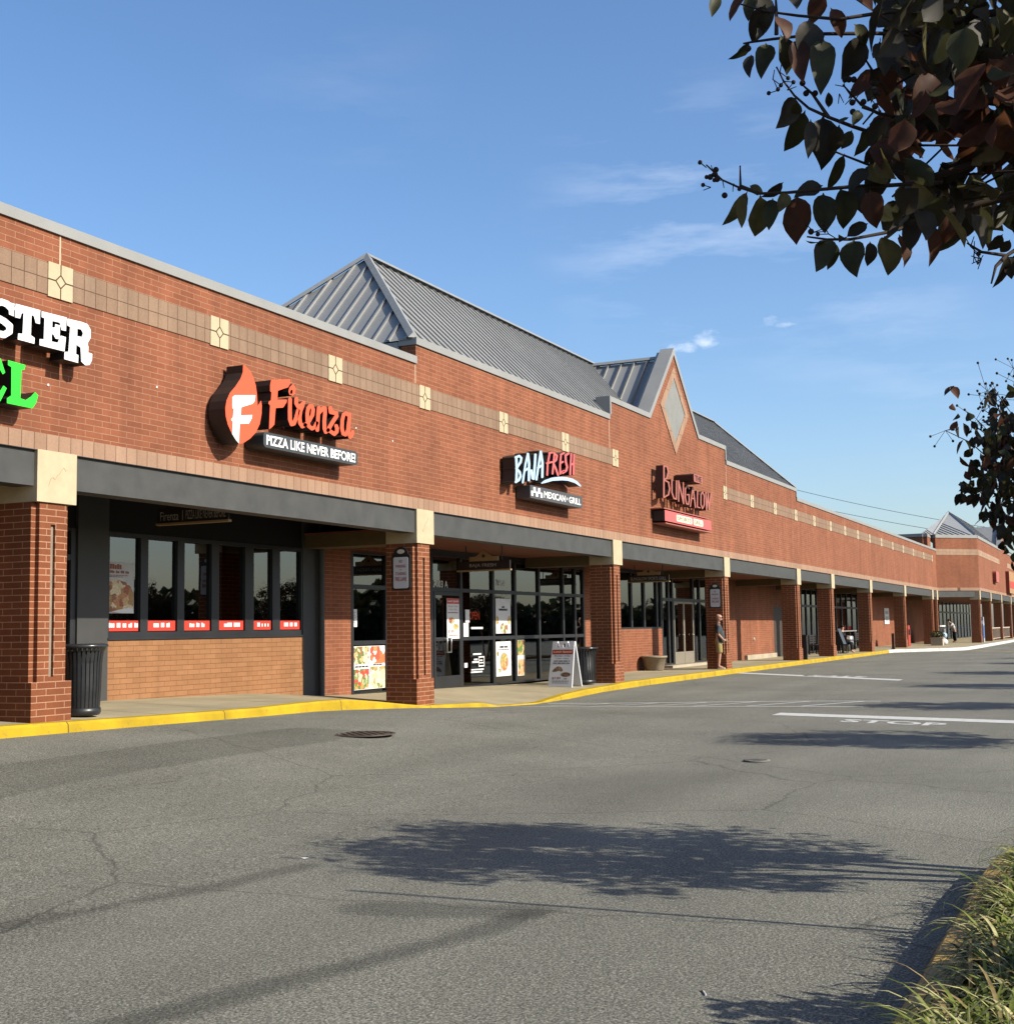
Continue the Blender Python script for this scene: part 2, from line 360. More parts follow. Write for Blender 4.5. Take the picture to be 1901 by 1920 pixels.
WEAR = [([(6.0,-3.3),(9.0,-2.75),(14.2,-2.5)], .55, .07, .74),
        ([(3.6,-8.1),(4.39,-8.38),(5.35,-8.69),(5.93,-8.86),(6.5,-8.95)], .05, .10, .58),
        ([(4.2,-6.1),(5.19,-6.5),(6.48,-6.86),(7.3,-7.0)], .05, .10, .64),
        ([(6.30,-8.05),(6.42,-8.5),(6.55,-8.9)], .13, .10, .66),
        ([(19.3,-2.2),(20.4,-2.65)], .02, .06, .6), ([(2,-5.0),(12,-5.2),(22,-4.2)], .35, .7, .93), ([(2,-6.9),(14,-7.4),(30,-6.5)], .35, .7, .94)]
def asphalt(name, dark=1.0, wear=False):
    M = bpy.data.materials.new(name); M.use_nodes = True; nt = M.node_tree; L = nt.links; p = nt.nodes['Principled BSDF']
    t = N(nt, 'ShaderNodeTexCoord')
    v = N(nt, 'ShaderNodeTexVoronoi', i_Scale=75.0); L.new(t.outputs['Object'], v.inputs['Vector'])
    g = N(nt, 'ShaderNodeTexNoise', i_Scale=74.0, i_Detail=4.0, i_Roughness=.8); L.new(t.outputs['Object'], g.inputs['Vector'])
    r = N(nt, 'ShaderNodeValToRGB'); e = r.color_ramp.elements
    e[0].position = .37; e[0].color = (0.0406*dark, 0.0397*dark, 0.0323*dark, 1); e[1].position = .64; e[1].color = (0.2903*dark, 0.2838*dark, 0.2309*dark, 1)
    q = r.color_ramp.elements.new(.5); q.color = (0.1264*dark, 0.1238*dark, 0.1006*dark, 1)
    L.new(g.outputs['Fac'], r.inputs[0])
    hs = N(nt, 'ShaderNodeHueSaturation'); L.new(r.outputs[0], hs.inputs['Color'])
    sv = N(nt, 'ShaderNodeMapRange'); L.new(v.outputs['Color'], sv.inputs[0]); sv.inputs[3].default_value = .62; sv.inputs[4].default_value = 1.38; L.new(sv.outputs[0], hs.inputs['Value'])
    big = N(nt, 'ShaderNodeTexNoise', i_Scale=.35, i_Detail=6.0, i_Roughness=.6); L.new(t.outputs['Object'], big.inputs['Vector'])
    mpb = N(nt, 'ShaderNodeMapping'); mpb.inputs['Scale'].default_value = (.12, 1.1, 1); mpb.inputs['Rotation'].default_value = (0,0,R(8)); L.new(t.outputs['Object'], mpb.inputs['Vector'])
    st = N(nt, 'ShaderNodeTexNoise', i_Scale=.9, i_Detail=4.0); L.new(mpb.outputs[0], st.inputs['Vector'])
    def mr(s, lo, hi):
        x = N(nt, 'ShaderNodeMapRange'); L.new(s, x.inputs[0]); x.inputs[1].default_value = .3; x.inputs[2].default_value = .7; x.inputs[3].default_value = lo; x.inputs[4].default_value = hi; return x.outputs[0]
    # sparse cracks
    vc = N(nt, 'ShaderNodeTexVoronoi', feature='DISTANCE_TO_EDGE', i_Scale=.30)
    nn = N(nt, 'ShaderNodeTexNoise', i_Scale=1.6, i_Detail=5.0); L.new(t.outputs['Object'], nn.inputs['Vector'])
    ad = N(nt, 'ShaderNodeMix', data_type='VECTOR'); ad.inputs[0].default_value = .25; L.new(t.outputs['Object'], ad.inputs[4]); L.new(nn.outputs['Color'], ad.inputs[5]); L.new(ad.outputs[1], vc.inputs['Vector'])
    ck = N(nt, 'ShaderNodeMapRange'); L.new(vc.outputs['Distance'], ck.inputs[0]); ck.inputs[1].default_value = .0; ck.inputs[2].default_value = .0045; ck.inputs[3].default_value = .58; ck.inputs[4].default_value = 1.0
    m1 = N(nt, 'ShaderNodeMath', operation='MULTIPLY'); L.new(mr(big.outputs['Fac'], .80, 1.14), m1.inputs[0]); L.new(mr(st.outputs['Fac'], .9, 1.08), m1.inputs[1])
    m2 = N(nt, 'ShaderNodeMath', operation='MULTIPLY'); L.new(m1.outputs[0], m2.inputs[0]); L.new(ck.outputs[0], m2.inputs[1])
    # worn wheel tracks, a relaid strip and a stain, each where it lies on the ground
    def vm(op, a_, b_=None):
        q_ = N(nt, 'ShaderNodeVectorMath', operation=op)
        for ii, vv in enumerate((a_, b_)):
            if vv is None: continue
            if isinstance(vv, tuple): q_.inputs[ii].default_value = vv
            else: L.new(vv, q_.inputs[ii])
        return q_
    def mt(op, a_, b_=None, clamp=False):
        q_ = N(nt, 'ShaderNodeMath', operation=op, use_clamp=clamp)
        for ii, vv in enumerate((a_, b_)):
            if vv is None: continue
            if isinstance(vv, (int, float)): q_.inputs[ii].default_value = vv
            else: L.new(vv, q_.inputs[ii])
        return q_.outputs[0]
    flat = vm('MULTIPLY', t.outputs['Object'], (1,1,0)).outputs[0]
    wob = mt('MULTIPLY', mt('SUBTRACT', nn.outputs['Fac'], .5), .22)
    fin = mt('MULTIPLY', mt('SUBTRACT', g.outputs['Fac'], .5), .16)
    sn = N(nt, 'ShaderNodeTexNoise', i_Scale=2.6, i_Detail=6.0, i_Roughness=.62); L.new(t.outputs['Object'], sn.inputs['Vector'])
    sm_ = N(nt, 'ShaderNodeMapRange'); L.new(sn.outputs['Fac'], sm_.inputs[0]); sm_.inputs[1].default_value = .64; sm_.inputs[2].default_value = .72; sm_.inputs[3].default_value = 1.0; sm_.inputs[4].default_value = .82
    total = mt('MULTIPLY', m2.outputs[0], sm_.outputs[0])
    for pts, half, soft, amt in (WEAR if wear else ()):
        dmin = None
        for (ax, ay), (bx_, by_) in zip(pts[:-1], pts[1:]):
            l2 = (bx_-ax)**2 + (by_-ay)**2; pa = vm('SUBTRACT', flat, (ax, ay, 0)).outputs[0]
            tt = mt('DIVIDE', vm('DOT_PRODUCT', pa, (bx_-ax, by_-ay, 0)).outputs['Value'], l2, True)
            pj = N(nt, 'ShaderNodeVectorMath', operation='SCALE'); pj.inputs[0].default_value = (bx_-ax, by_-ay, 0); L.new(tt, pj.inputs['Scale'])
            dd = vm('LENGTH', vm('SUBTRACT', pa, pj.outputs[0]).outputs[0]).outputs['Value']
            dmin = dd if dmin is None else mt('MINIMUM', dmin, dd)
        dmin = mt('ADD', dmin, mt('ADD', wob, fin))
        mk = N(nt, 'ShaderNodeMapRange'); L.new(dmin, mk.inputs[0]); mk.inputs[1].default_value = half; mk.inputs[2].default_value = half+soft; mk.inputs[3].default_value = amt; mk.inputs[4].default_value = 1.0
        total = mt('MULTIPLY', total, mk.outputs[0])
    s_ = N(nt, 'ShaderNodeVectorMath', operation='SCALE'); L.new(hs.outputs[0], s_.inputs[0]); L.new(total, s_.inputs['Scale'])
    L.new(s_.outputs[0], p.inputs['Base Color']); p.inputs['Roughness'].default_value = .9; p.inputs['Specular IOR Level'].default_value = .25
    b = N(nt, 'ShaderNodeBump', i_Strength=.55, i_Distance=.012); L.new(g.outputs['Fac'], b.inputs['Height']); L.new(b.outputs[0], p.inputs['Normal'])
    return M
M_asph = asphalt('asphalt', 1.0, True); M_asph_d = asphalt('asphalt_patch', .72); M_asph_m = asphalt('asphalt_rubbed', .80)

def glass(name, tint=.26, ior=2.15):
    M = bpy.data.materials.new(name); M.use_nodes = True; nt = M.node_tree; L = nt.links; nt.nodes.remove(nt.nodes['Principled BSDF'])
    tr = N(nt, 'ShaderNodeBsdfTransparent'); tr.inputs[0].default_value = (tint, tint, tint*.97, 1)
    gl = N(nt, 'ShaderNodeBsdfGlossy'); gl.inputs['Roughness'].default_value = .012; gl.inputs[0].default_value = (.92, .95, .95, 1)
    n = N(nt, 'ShaderNodeTexNoise', i_Scale=.9, i_Detail=1.0); t = N(nt, 'ShaderNodeTexCoord'); L.new(t.outputs['Object'], n.inputs['Vector'])
    b = N(nt, 'ShaderNodeBump', i_Strength=.05, i_Distance=.03); L.new(n.outputs['Fac'], b.inputs['Height']); L.new(b.outputs[0], gl.inputs['Normal'])
    fr = N(nt, 'ShaderNodeFresnel'); fr.inputs[0].default_value = ior
    mx_ = N(nt, 'ShaderNodeMixShader'); L.new(fr.outputs[0], mx_.inputs[0]); L.new(tr.outputs[0], mx_.inputs[1]); L.new(gl.outputs[0], mx_.inputs[2])
    L.new(mx_.outputs[0], nt.nodes['Material Output'].inputs[0])
    return M
M_glass = glass('tinted_glass')

def food(name, cols, scale=14, seed=0.0):
    """printed food picture: patches of colour"""
    M = bpy.data.materials.new(name); M.use_nodes = True; nt = M.node_tree; L = nt.links; p = nt.nodes['Principled BSDF']
    t = N(nt, 'ShaderNodeTexCoord'); mpp = N(nt, 'ShaderNodeMapping'); mpp.inputs['Location'].default_value = (seed, seed, seed); L.new(t.outputs['Object'], mpp.inputs['Vector'])
    n0 = N(nt, 'ShaderNodeTexNoise', i_Scale=scale*.8, i_Detail=2.0); L.new(mpp.outputs[0], n0.inputs['Vector'])
    n = N(nt, 'ShaderNodeTexVoronoi', i_Scale=scale, i_Randomness=1.0); 
    ad = N(nt, 'ShaderNodeMix', data_type='VECTOR'); ad.inputs[0].default_value = .12; L.new(mpp.outputs[0], ad.inputs[4]); L.new(n0.outputs['Color'], ad.inputs[5]); L.new(ad.outputs[1], n.inputs['Vector'])
    sp = N(nt, 'ShaderNodeSeparateColor'); L.new(n.outputs['Color'], sp.inputs[0])
    r = N(nt, 'ShaderNodeValToRGB'); r.color_ramp.interpolation = 'CONSTANT'
    els = r.color_ramp.elements
    while len(els) < len(cols): els.new(.5)
    for i, c in enumerate(cols): els[i].position = i/len(cols); els[i].color = (*[q*ALB for q in c], 1)
    L.new(sp.outputs[0], r.inputs[0])
    n2 = N(nt, 'ShaderNodeTexNoise', i_Scale=scale*4, i_Detail=3.0); L.new(t.outputs['Object'], n2.inputs['Vector'])
    mr = N(nt, 'ShaderNodeMapRange'); L.new(n2.outputs['Fac'], mr.inputs[0]); mr.inputs[1].default_value = .3; mr.inputs[2].default_value = .7; mr.inputs[3].default_value = .65; mr.inputs[4].default_value = 1.25
    s_ = N(nt, 'ShaderNodeVectorMath', operation='SCALE'); L.new(r.outputs[0], s_.inputs[0]); L.new(mr.outputs[0], s_.inputs['Scale']); L.new(s_.outputs[0], p.inputs['Base Color'])
    p.inputs['Roughness'].default_value = .5
    return M
M_pasta = food('pasta_print', [(.50,.22,.09),(.62,.40,.20),(.36,.10,.05),(.70,.58,.38),(.40,.24,.08),(.26,.12,.05)], 11)
M_taco = food('taco_print', [(.75,.62,.40),(.30,.14,.06),(.62,.10,.05),(.16,.22,.06),(.70,.45,.20),(.78,.70,.55)], 13, 3)
M_salad = food('salad_print', [(.10,.20,.04),(.60,.07,.04),(.65,.55,.40),(.22,.30,.08),(.70,.30,.08)], 13, 7)
M_bowl = food('bowl_print', [(.70,.40,.10),(.55,.16,.05),(.30,.30,.08),(.75,.55,.25)], 16, 11)

# ------------------------------------------------------------------ ground levels
def lerp_tab(tab, x):
    if x <= tab[0][0]: return tab[0][1]
    for (a, va), (b, vb) in zip(tab[:-1], tab[1:]):
        if x <= b: return va + (vb-va)*(x-a)/(b-a)
    return tab[-1][1]
ROAD = [(6,.39),(11,.375),(14,.335),(16,.30),(17.5,.285),(18.5,.25),(20.4,.165),(22.2,.065),(24.1,-.03),(26,-.085),(28,-.07),(30,-.02),(33,0),(60,0)]
KERB = [(6,.53),(11.2,.505),(13.9,.455),(16,.425),(17.7,.435),(18.5,.42),(19.35,.345),(20.4,.235),(21.2,.16),(22.3,.125),(23.5,.085),(24.2,-.015),(26.3,-.068),(27.8,.04),(29,.085),(30.5,.11),(32,.145),(34,.15),(60,.15)]
WALLZ = [(6,.62),(12,.58),(15.8,.53),(19.7,.45),(21.5,.32),(23,.26),(26.5,.22),(32,.10),(35,.12),(38,.15),(60,.15)]
def road_z(x, y):
    k = min(max((y + 7.0)/6.6, 0), 1); k = k*k*(3-2*k)
    if x > 60 or x < -40: k *= 0
    return lerp_tab(ROAD, x)*k*(1 if x > -10 else max(0, (x+40)/30))
def walk_z(x, y):
    t = min(max(y/2.5, 0), 1); return lerp_tab(KERB, x)*(1-t) + lerp_tab(WALLZ, x)*t

# ground sheet
xs = [-900,-400,-150,-60,-40,-30,-20,-10,-5,0,4] + [5+i*.5 for i in range(72)] + [42,46,50,55,58,60,62,70,80,100,120,150,250,500,1000]
ys = [-900,-400,-150,-60,-30,-20,-15,-12,-10] + [-9+i*.4 for i in range(22)] + [0,.3,1,5,20,60,150,400,900]
mb = MB(); nyy = len(ys)
mb.add([(x, y, road_z(x, y) if y < 0.31 else road_z(x, .3)-(.05 if y < 30 else 0)) for x in xs for y in ys],
       [(i*nyy+j, (i+1)*nyy+j, (i+1)*nyy+j+1, i*nyy+j+1) for i in range(len(xs)-1) for j in range(nyy-1)], 0, True)
tag(mb.build('asphalt_road', M_asph), kind='structure')

def sheet(name, poly, mat_, lift=.004, n=14, m_=6, fn=road_z):
    """flat marking over the ground: poly is 4 corners, gridded so it follows the slope"""
    a, b, c, d = [Vector((*p, 0)) for p in poly]; mbs = MB(); vs = []
    for i in range(n+1):
        for j in range(m_+1):
            s, t = i/n, j/m_
            p = (a*(1-s) + b*s)*(1-t) + (d*(1-s) + c*s)*t
            vs.append((p.x, p.y, fn(p.x, p.y) + lift))
    mbs.add(vs, [(i*(m_+1)+j, (i+1)*(m_+1)+j, (i+1)*(m_+1)+j+1, i*(m_+1)+j+1) for i in range(n) for j in range(m_)])
    return mbs, name, mat_
def ribbon(mbs, pts, wd, lift=.004, n=10, fn=road_z):
    P = [Vector((*p, 0)) for p in pts]; L_ = []
    for a, b in zip(P[:-1], P[1:]):
        for i in range(n): L_.append(a + (b-a)*i/n)
    L_.append(P[-1]); vs = []
    for i, p in enumerate(L_):
        t = (L_[min(i+1, len(L_)-1)] - L_[max(i-1, 0)]).normalized(); q = Vector((-t.y, t.x, 0))*wd/2
        for s in (-1, 1):
            r_ = p + q*s; vs.append((r_.x, r_.y, fn(r_.x, r_.y) + lift))
    mbs.add(vs, [(2*i, 2*i+2, 2*i+3, 2*i+1) for i in range(len(L_)-1)])
def blob(name, pts, mat_, lift, jitter=.08, seed=1):
    """irregular ground patch"""
    r2 = random.Random(seed); mbs = MB(); n = len(pts); ring = []
    for i in range(n):
        a, b = pts[i], pts[(i+1) % n]
        for k in range(8):
            t = k/8; ring.append((a[0]*(1-t)+b[0]*t + r2.uniform(-jitter, jitter), a[1]*(1-t)+b[1]*t + r2.uniform(-jitter, jitter)))
    cx = sum(p[0] for p in ring)/len(ring); cy = sum(p[1] for p in ring)/len(ring); vs = [(cx, cy, road_z(cx, cy)+lift)]
    for s in (.33, .66, 1.0):
        for p in ring:
            x, y = cx + (p[0]-cx)*s, cy + (p[1]-cy)*s; vs.append((x, y, road_z(x, y)+lift))
    k = len(ring)
    fs = [(0, 1+i, 1+(i+1) % k) for i in range(k)]
    for s in range(2):
        for i in range(k): fs.append((1+s*k+i, 1+(s+1)*k+i, 1+(s+1)*k+(i+1) % k, 1+s*k+(i+1) % k))
    mbs.add(vs, fs, 0, True)
    return tag(mbs.build(name, mat_), kind='structure')
# painted lines
def para(name, p0, p1, wx, mt, lift=.004):
    """bar from p0 to p1, wx wide along X"""
    a, b, c = sheet(name, [p0, p1, (p1[0]+wx, p1[1]), (p0[0]+wx, p0[1])], mt, lift); return tag(a.build(b, c), kind='structure')
para('stop_line', (22.3,-6.33), (21.0,-11.0), .62, M_white_paint)
para('stop_line', (42.0,-.26), (36.6,-6.23), .75, M_white_paint)
mb = MB(); put_text(mb, 'STOP', (20.98,-7.72,.004), Vector((-.34,-.94,0)), Vector((1,0,0)), 1.75, .62, bold=.03); tag(mb.build('stop_lettering', M_white_paint), kind='structure')
mb = MB(); put_text(mb, 'STOP', (39.55,-4.9,.004), Vector((.5,.86,0)), Vector((-1,0,0)), 2.4, .8, bold=.03); tag(mb.build('stop_lettering', M_white_paint), kind='structure')
mb = MB()
ribbon(mb, [(24.45,-.4),(24.9,-7.4)], .12, .004); ribbon(mb, [(26.3,-.4),(26.75,-7.4)], .12, .004)
for k in range(6):
    y = -1.0 - k*1.05
    ribbon(mb, [(24.55+(-y)*.06, y),(26.3+(-y)*.06, y-.85)], .10, .0055, 4)
tag(mb.build('crosswalk', M_white_paint), kind='structure')
mb = MB(); ribbon(mb, [(77.3,-3.75),(72.6,-6.8)], .28, .004); tag(mb.build('yellow_line', M_yellow), kind='structure')

# sidewalk
mb = MB(); sx = [-40,-30,-20,-10] + [i*.5 for i in range(147)]; sy = [-.03,.3,.8,1.4,2.0,2.62]
mb.add([(x, y, walk_z(x, y)) for x in sx for y in sy], [(i*6+j, (i+1)*6+j, (i+1)*6+j+1, i*6+j+1) for i in range(len(sx)-1) for j in range(5)], 0, True)
mb.add([(73.3,-.25,.15),(77.3,-2.9,.15),(78.5,-3.4,.15),(84,-3.5,.15),(140,-3.5,.15),(140,2.62,.15),(73.0,2.62,.15),(73.0,-.1,.15)], [(0,1,2,3,4,5,6,7)])
def concrete_walk():
    M = mat('sidewalk_concrete', (.36, .305, .195), .9, .2, var=.2, vscale=.9, bump=.25, bscale=70)
    return M
tag(mb.build('sidewalk', concrete_walk()), kind='structure')
mb = MB()
for x in [2+i*1.52 for i in range(46)]:
    mb.add([(x, y, walk_z(x, y)+.003) for y in sy[:-1]] + [(x+.012, y, walk_z(x+.012, y)+.003) for y in sy[:-1]], [(j, j+5, j+6, j+1) for j in range(4)])
tag(mb.build('sidewalk_joints', M_joint), kind='structure')
# kerbs
mb = MB(); kx = [-40,-30,-20,-10] + [i*.25 for i in range(290)]; vs = []
for x in kx:
    zt = lerp_tab(KERB, x); zb = min(road_z(x, -.2), zt) - .06
    vs += [(x,-.245,zb),(x,-.232,zt-.03),(x,-.205,zt+.002),(x,-.03,zt+.004)]
mb.add(vs, [(i*4+j, (i+1)*4+j, (i+1)*4+j+1, i*4+j+1) for i in range(len(kx)-1) for j in range(3)], 0, False)
tag(mb.build('yellow_kerb', M_yellow), kind='structure')
mb = MB(); path = [(72.25,-.22),(73.4,-.42),(77.2,-3.0),(78.4,-3.5),(84,-3.62),(140,-3.62)]; vs = []
for i, p in enumerate(path):
    t = (Vector(path[min(i+1, 5)]) - Vector(path[max(i-1, 0)])).normalized(); q = Vector((-t.y, t.x))
    a = Vector(p)
    vs += [(a.x, a.y, -.05), (a.x+q.x*.012, a.y+q.y*.012, .135), (a.x+q.x*.03, a.y+q.y*.03, .157), (a.x+q.x*.3, a.y+q.y*.3, .157), (a.x+q.x*.3, a.y+q.y*.3, .1)]
mb.add(vs, [(i*5+j, (i+1)*5+j, (i+1)*5+j+1, i*5+j+1) for i in range(5) for j in range(4)], 0, False)
tag(mb.build('white_kerb', M_whitekerb), kind='structure')
# planting island on the near side: kerb and soil
ISL = [(-6+i*.5, -11.10) for i in range(28)] + [(8.0 + 1.9*math.sin(R(a)), -13.0 + 1.9*math.cos(R(a))) for a in range(8, 91, 8)] + [(9.9, -15.5)]
def island(path, name):
    mb = MB(); vs = []; r2 = random.Random(5); inner = []; n = len(path)
    for i, p in enumerate(path):
        t = (Vector(path[min(i+1, n-1)]) - Vector(path[max(i-1, 0)])).normalized(); q = Vector((t.y, -t.x)); j = r2.uniform(-.006, .006); a = Vector(p) - q*j
        for off, z in ((0,-.05),(.015,.12),(.04,.148),(.19,.15),(.19,.08)): v = a + q*off; vs.append((v.x, v.y, z))
        inner.append((a.x+q.x*.18, a.y+q.y*.18, .12))
    mb.add(vs, [(i*5+j, i*5+j+1, (i+1)*5+j+1, (i+1)*5+j) for i in range(n-1) for j in range(4)], 0, False)
    tag(mb.build('island_kerb', M_oldkerb), kind='structure')
    mb = MB(); m2 = [(x, -15.5, .12) for x, y, z in inner]; k = len(inner)
    mb.add(inner + m2, [(i, i+k, i+k+1, i+1) for i in range(k-1)]); tag(mb.build('island_soil', M_mulch), kind='structure')
M_mulch = mat('mulch', (.055,.032,.018), .95, .1, var=.4, vscale=20, bump=.8, bscale=40)
island(ISL, 'near'); island([(14+i, -11.6) for i in range(55)], 'far')

# ------------------------------------------------------------------ the shopping arcade
arc = empty('shopping_arcade', 'long red brick strip mall with a covered walkway, grey metal roof and diamond gable', 'building', loc=(1,0,0))
arc.location = (0,0,0)
ZB, ZT = 3.804, 6.567
def wall_prism(mb, poly, y0, y1, mi=0):
    mb.prism(poly, (0,y0,0), FX, FZ, (0,y1-y0,0), mi)
# upper facade with stepped parapet and gable
XA, XB, XC, XD = 21.3, 31.55, 42.35, 52.6
G0, G1, GX, GZ = 34.72, 39.28, 37.0, 9.66
prof = [(-40,ZB),(94.95,ZB),(94.95,ZT),(XD,ZT),(XD,6.94),(XC,6.94),(XC,7.42),(G1,7.42),(GX,GZ),(G0,7.42),(XB,7.42),(XB,6.94),(XA,6.94),(XA,ZT),(1,ZT)]
mb = MB()
# split into convex pieces with abutting ends
wall_prism(mb, [(-40,ZB),(XA,ZB),(XA,ZT),(-40,ZT)], 0, .32)  # carried on unseen to the left, added to block fill light under the canopy
wall_prism(mb, [(XA,ZB),(XB,ZB),(XB,6.94),(XA,6.94)], 0, .32)
wall_prism(mb, [(XB,ZB),(XC,ZB),(XC,7.42),(G1,7.42),(GX,GZ),(G0,7.42),(XB,7.42)], 0, .32)
wall_prism(mb, [(XC,ZB),(XD,ZB),(XD,6.94),(XC,6.94)], 0, .32)
wall_prism(mb, [(XD,ZB),(94.9,ZB),(94.9,ZT),(XD,ZT)], 0, .32)
facade = mb.build('facade_wall', M_brick, arc)
# return walls of the taller middle part
mb = MB(); mb.box(XA, XA+.3, .322, 5.4, 6.2, 6.75); mb.build('return_wall', M_brick, arc); mb = MB(); mb.box(XD-.3, XD, .322, 5.4, 6.2, 6.75)
mb.build('return_wall', M_brick, arc)
# coping
mb = MB()
def cope(x0, x1, z):
    mb.box(x0, x1, -.035, .36, z, z+.14)
cope(-40, XA-.002, ZT); cope(XA-.03, XB-.03, 6.94); cope(XB-.03, G0-.02, 7.42); cope(G1+.02, XC+.03, 7.42); cope(XC+.03, XD+.03, 6.94); cope(XD+.03, 94.9, ZT)
mb.box(XB-.035, XB+.06, -.037, .362, 7.08, 7.42); mb.box(XC-.06, XC+.035, -.037, .362, 7.08, 7.42)
mb.box(XD-.06, XD+.035, -.037, .362, ZT+.14, 6.94)
t = .15
for s in (-1, 1):
    xe = GX + s*(GX-G0)
    d = Vector((-s*(GX-G0), GZ-7.42)).normalized(); nrm = Vector((s*d.y, abs(d.x)))
    a = Vector((xe, 7.42)); b = Vector((GX, GZ)); q = [a - d*.02, b, b + Vector((0, t/abs(d.x))), a + nrm*t - d*.02]
    mb.prism([tuple(p) for p in q], (0,-.036,0), FX, FZ, (0,.42,0))
mb.build('coping', M_coping, arc)
# dark backs of the step blocks seen from the left
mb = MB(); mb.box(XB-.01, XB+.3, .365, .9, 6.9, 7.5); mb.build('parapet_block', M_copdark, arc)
# diamond panel in the gable
mb = MB(); h = 1.33; zc = 7.98; hi = .99
def dia(hh): return [(GX-hh, zc),(GX, zc-hh),(GX+hh, zc),(GX, zc+hh)]
o4, i4 = dia(h), dia(hi)
for k in range(4):
    a, b = o4[k], o4[(k+1) % 4]; c, d = i4[(k+1) % 4], i4[k]
    mb.prism([a, b, c, d], (0,-.022,0), FX, FZ, (0,.03,0))
dm = mb.build('diamond_border', M_sold, arc)
mb = MB(); mb.prism(dia(hi-.002), (0,-.006,0), FX, FZ, (0,.012,0)); mb.build('diamond_panel', mat('grey_stucco', (.235,.24,.228), .9, .15, var=.1, vscale=3, bump=.3), dm)
# tile bands
mb = MB()
for x0, x1 in ((-40, 31.66), (42.37, 93.0)): mb.box(x0, x1, -.010, .01, 5.761, 6.170)
mb.build('tile_band', M_tile, arc)
mb = MB(); mb.box(-40, 94.9, -.012, .01, ZB, 4.015); mb.build('soldier_band', M_sold, arc)
mb = MB()
mb.box(-.21,.21,-.022,.02,5.745,6.185,0)
for (x0,z0,x1,z1) in ((0,6.185,0,6.05),(0,5.745,0,5.88),(-.21,5.965,-.085,5.965),(.085,5.965,.21,5.965),(0,6.05,.085,5.965),(.085,5.965,0,5.88),(0,5.88,-.085,5.965),(-.085,5.965,0,6.05)):
    d = Vector((x1-x0, z1-z0)).normalized(); n_ = Vector((-d.y, d.x))*.0075
    mb.prism([(x0+n_.x,z0+n_.y),(x1+n_.x,z1+n_.y),(x1-n_.x,z1-n_.y),(x0-n_.x,z0-n_.y)], (0,-.026,0), FX, FZ, (0,.006,0), 1)
med = mb.build('medallion', [M_cream, M_joint], arc)
MEDX = [12.17,15.36,18.49,21.61,25.09,28.5,31.87,42.16,45.6,48.98,52.4,55.8,59.2,62.5,65.75,69.0,72.5,76.3,80.1,84.1,88.7,92.8,8.95,5.75,2.5]
med.location.x = MEDX[0]
for x in MEDX[1:]:
    c = med.copy(); C.objects.link(c); c.location.x = x
for x, z0, z1 in ((12.17,6.19,ZT),(21.27,6.19,ZT-.002),(31.5,6.19,6.93),(42.4,6.19,6.93),(62.5,6.19,ZT)):
    mb = MB(); mb.box(x-.011, x+.011, -.004, .01, z0, z1); mb.build('expansion_joint', M_seal, arc)
for x, z in ((12.0,4.63),(18.95,5.25),(19.15,5.05),(14.0,4.93),(20.4,4.98)):
    mb = MB(); mb.box(x-.013, x+.013, -.012, .01, z-.013, z+.013); mb.build('wall_fixing', M_white, arc)

# pillars
M_strip = mat('strip_grey_brown', (.27, .215, .165), .85, .2, var=.15)
PX = [11.84, 21.25, 31.55, 41.80, 52.22, 58.92, 68.52, 79.9, 92.0]
PX0 = 2.4
def pillar(x0, base, parent, capname='pillar_cap'):
    W = .65; mb = MB(); a, g = .055, .0
    zg = base + .48
    # plinth
    mb.box(x0-.03, x0+W-.02, -.005, W, base-.3, zg)
    # shaft with notched front corners and a centre groove
    n1, n2 = .075, .075; s0, s1 = x0, x0+W-.045
    mid = (s0+s1)/2 ; gw = .038
    zb, zt = zg, 3.17
    def shaft(z0, z1, groove):
        pts = [(s0, W), (s0, n2), (s0+n1, n2), (s0+n1, .012)]
        if groove: pts += [(mid-gw, .012), (mid-gw, .06), (mid+gw, .06), (mid+gw, .012)]
        pts += [(s1-n1, .012), (s1-n1, n2), (s1, n2), (s1, W)]
        n = len(pts); vs = [(p[0], p[1], z0) for p in pts] + [(p[0], p[1], z1) for p in pts]
        fs = [(i, (i+1) % n, (i+1) % n+n, i+n) for i in range(n)]
        mb.add(vs, fs); mb.add(vs, [tuple(range(n, 2*n))])
    shaft(zb, zb+.06, False); shaft(zb+.06, 2.9, True); shaft(2.9, zt, False)
    p = mb.build('pillar', M_pillar, parent)
    mb = MB(); mb.box(x0-.005, x0+W+.005, -.022, W, 3.17, ZB+.006); mb.build(capname, M_cream, p)
    mb = MB(); mb.box(mid-gw+.001, mid+gw-.001, .05, .07, zb+.061, 2.899); mb.build('groove_strip', M_strip, p)
    return p
pillar(PX0, .55, arc)
for x in (-7.5, -17.4, -27.3): pillar(x, .55, arc)  # unseen pillars further left, added to keep fill light off the nearer pillars
for x in PX: pillar(x, walk_z(x+.3, .2), arc)
# a corner pillar where the next wing turns out
pillar(94.3, .15, arc)
# faint marks scratched on two caps
def scrawl(x0, z0, w_, h_, seed):
    mb = MB(); r3 = random.Random(seed); p = [(x0+w_*i/9, -.0235, z0+h_*i/9 + r3.uniform(-.05,.05)) for i in range(10)]
    mb.tube(p, .0022, 4, 0, False); mb.build('scratch_mark', M_gold, arc)
scrawl(12.02, 3.40, .32, .25, 1); scrawl(21.43, 3.36, .26, .30, 2)
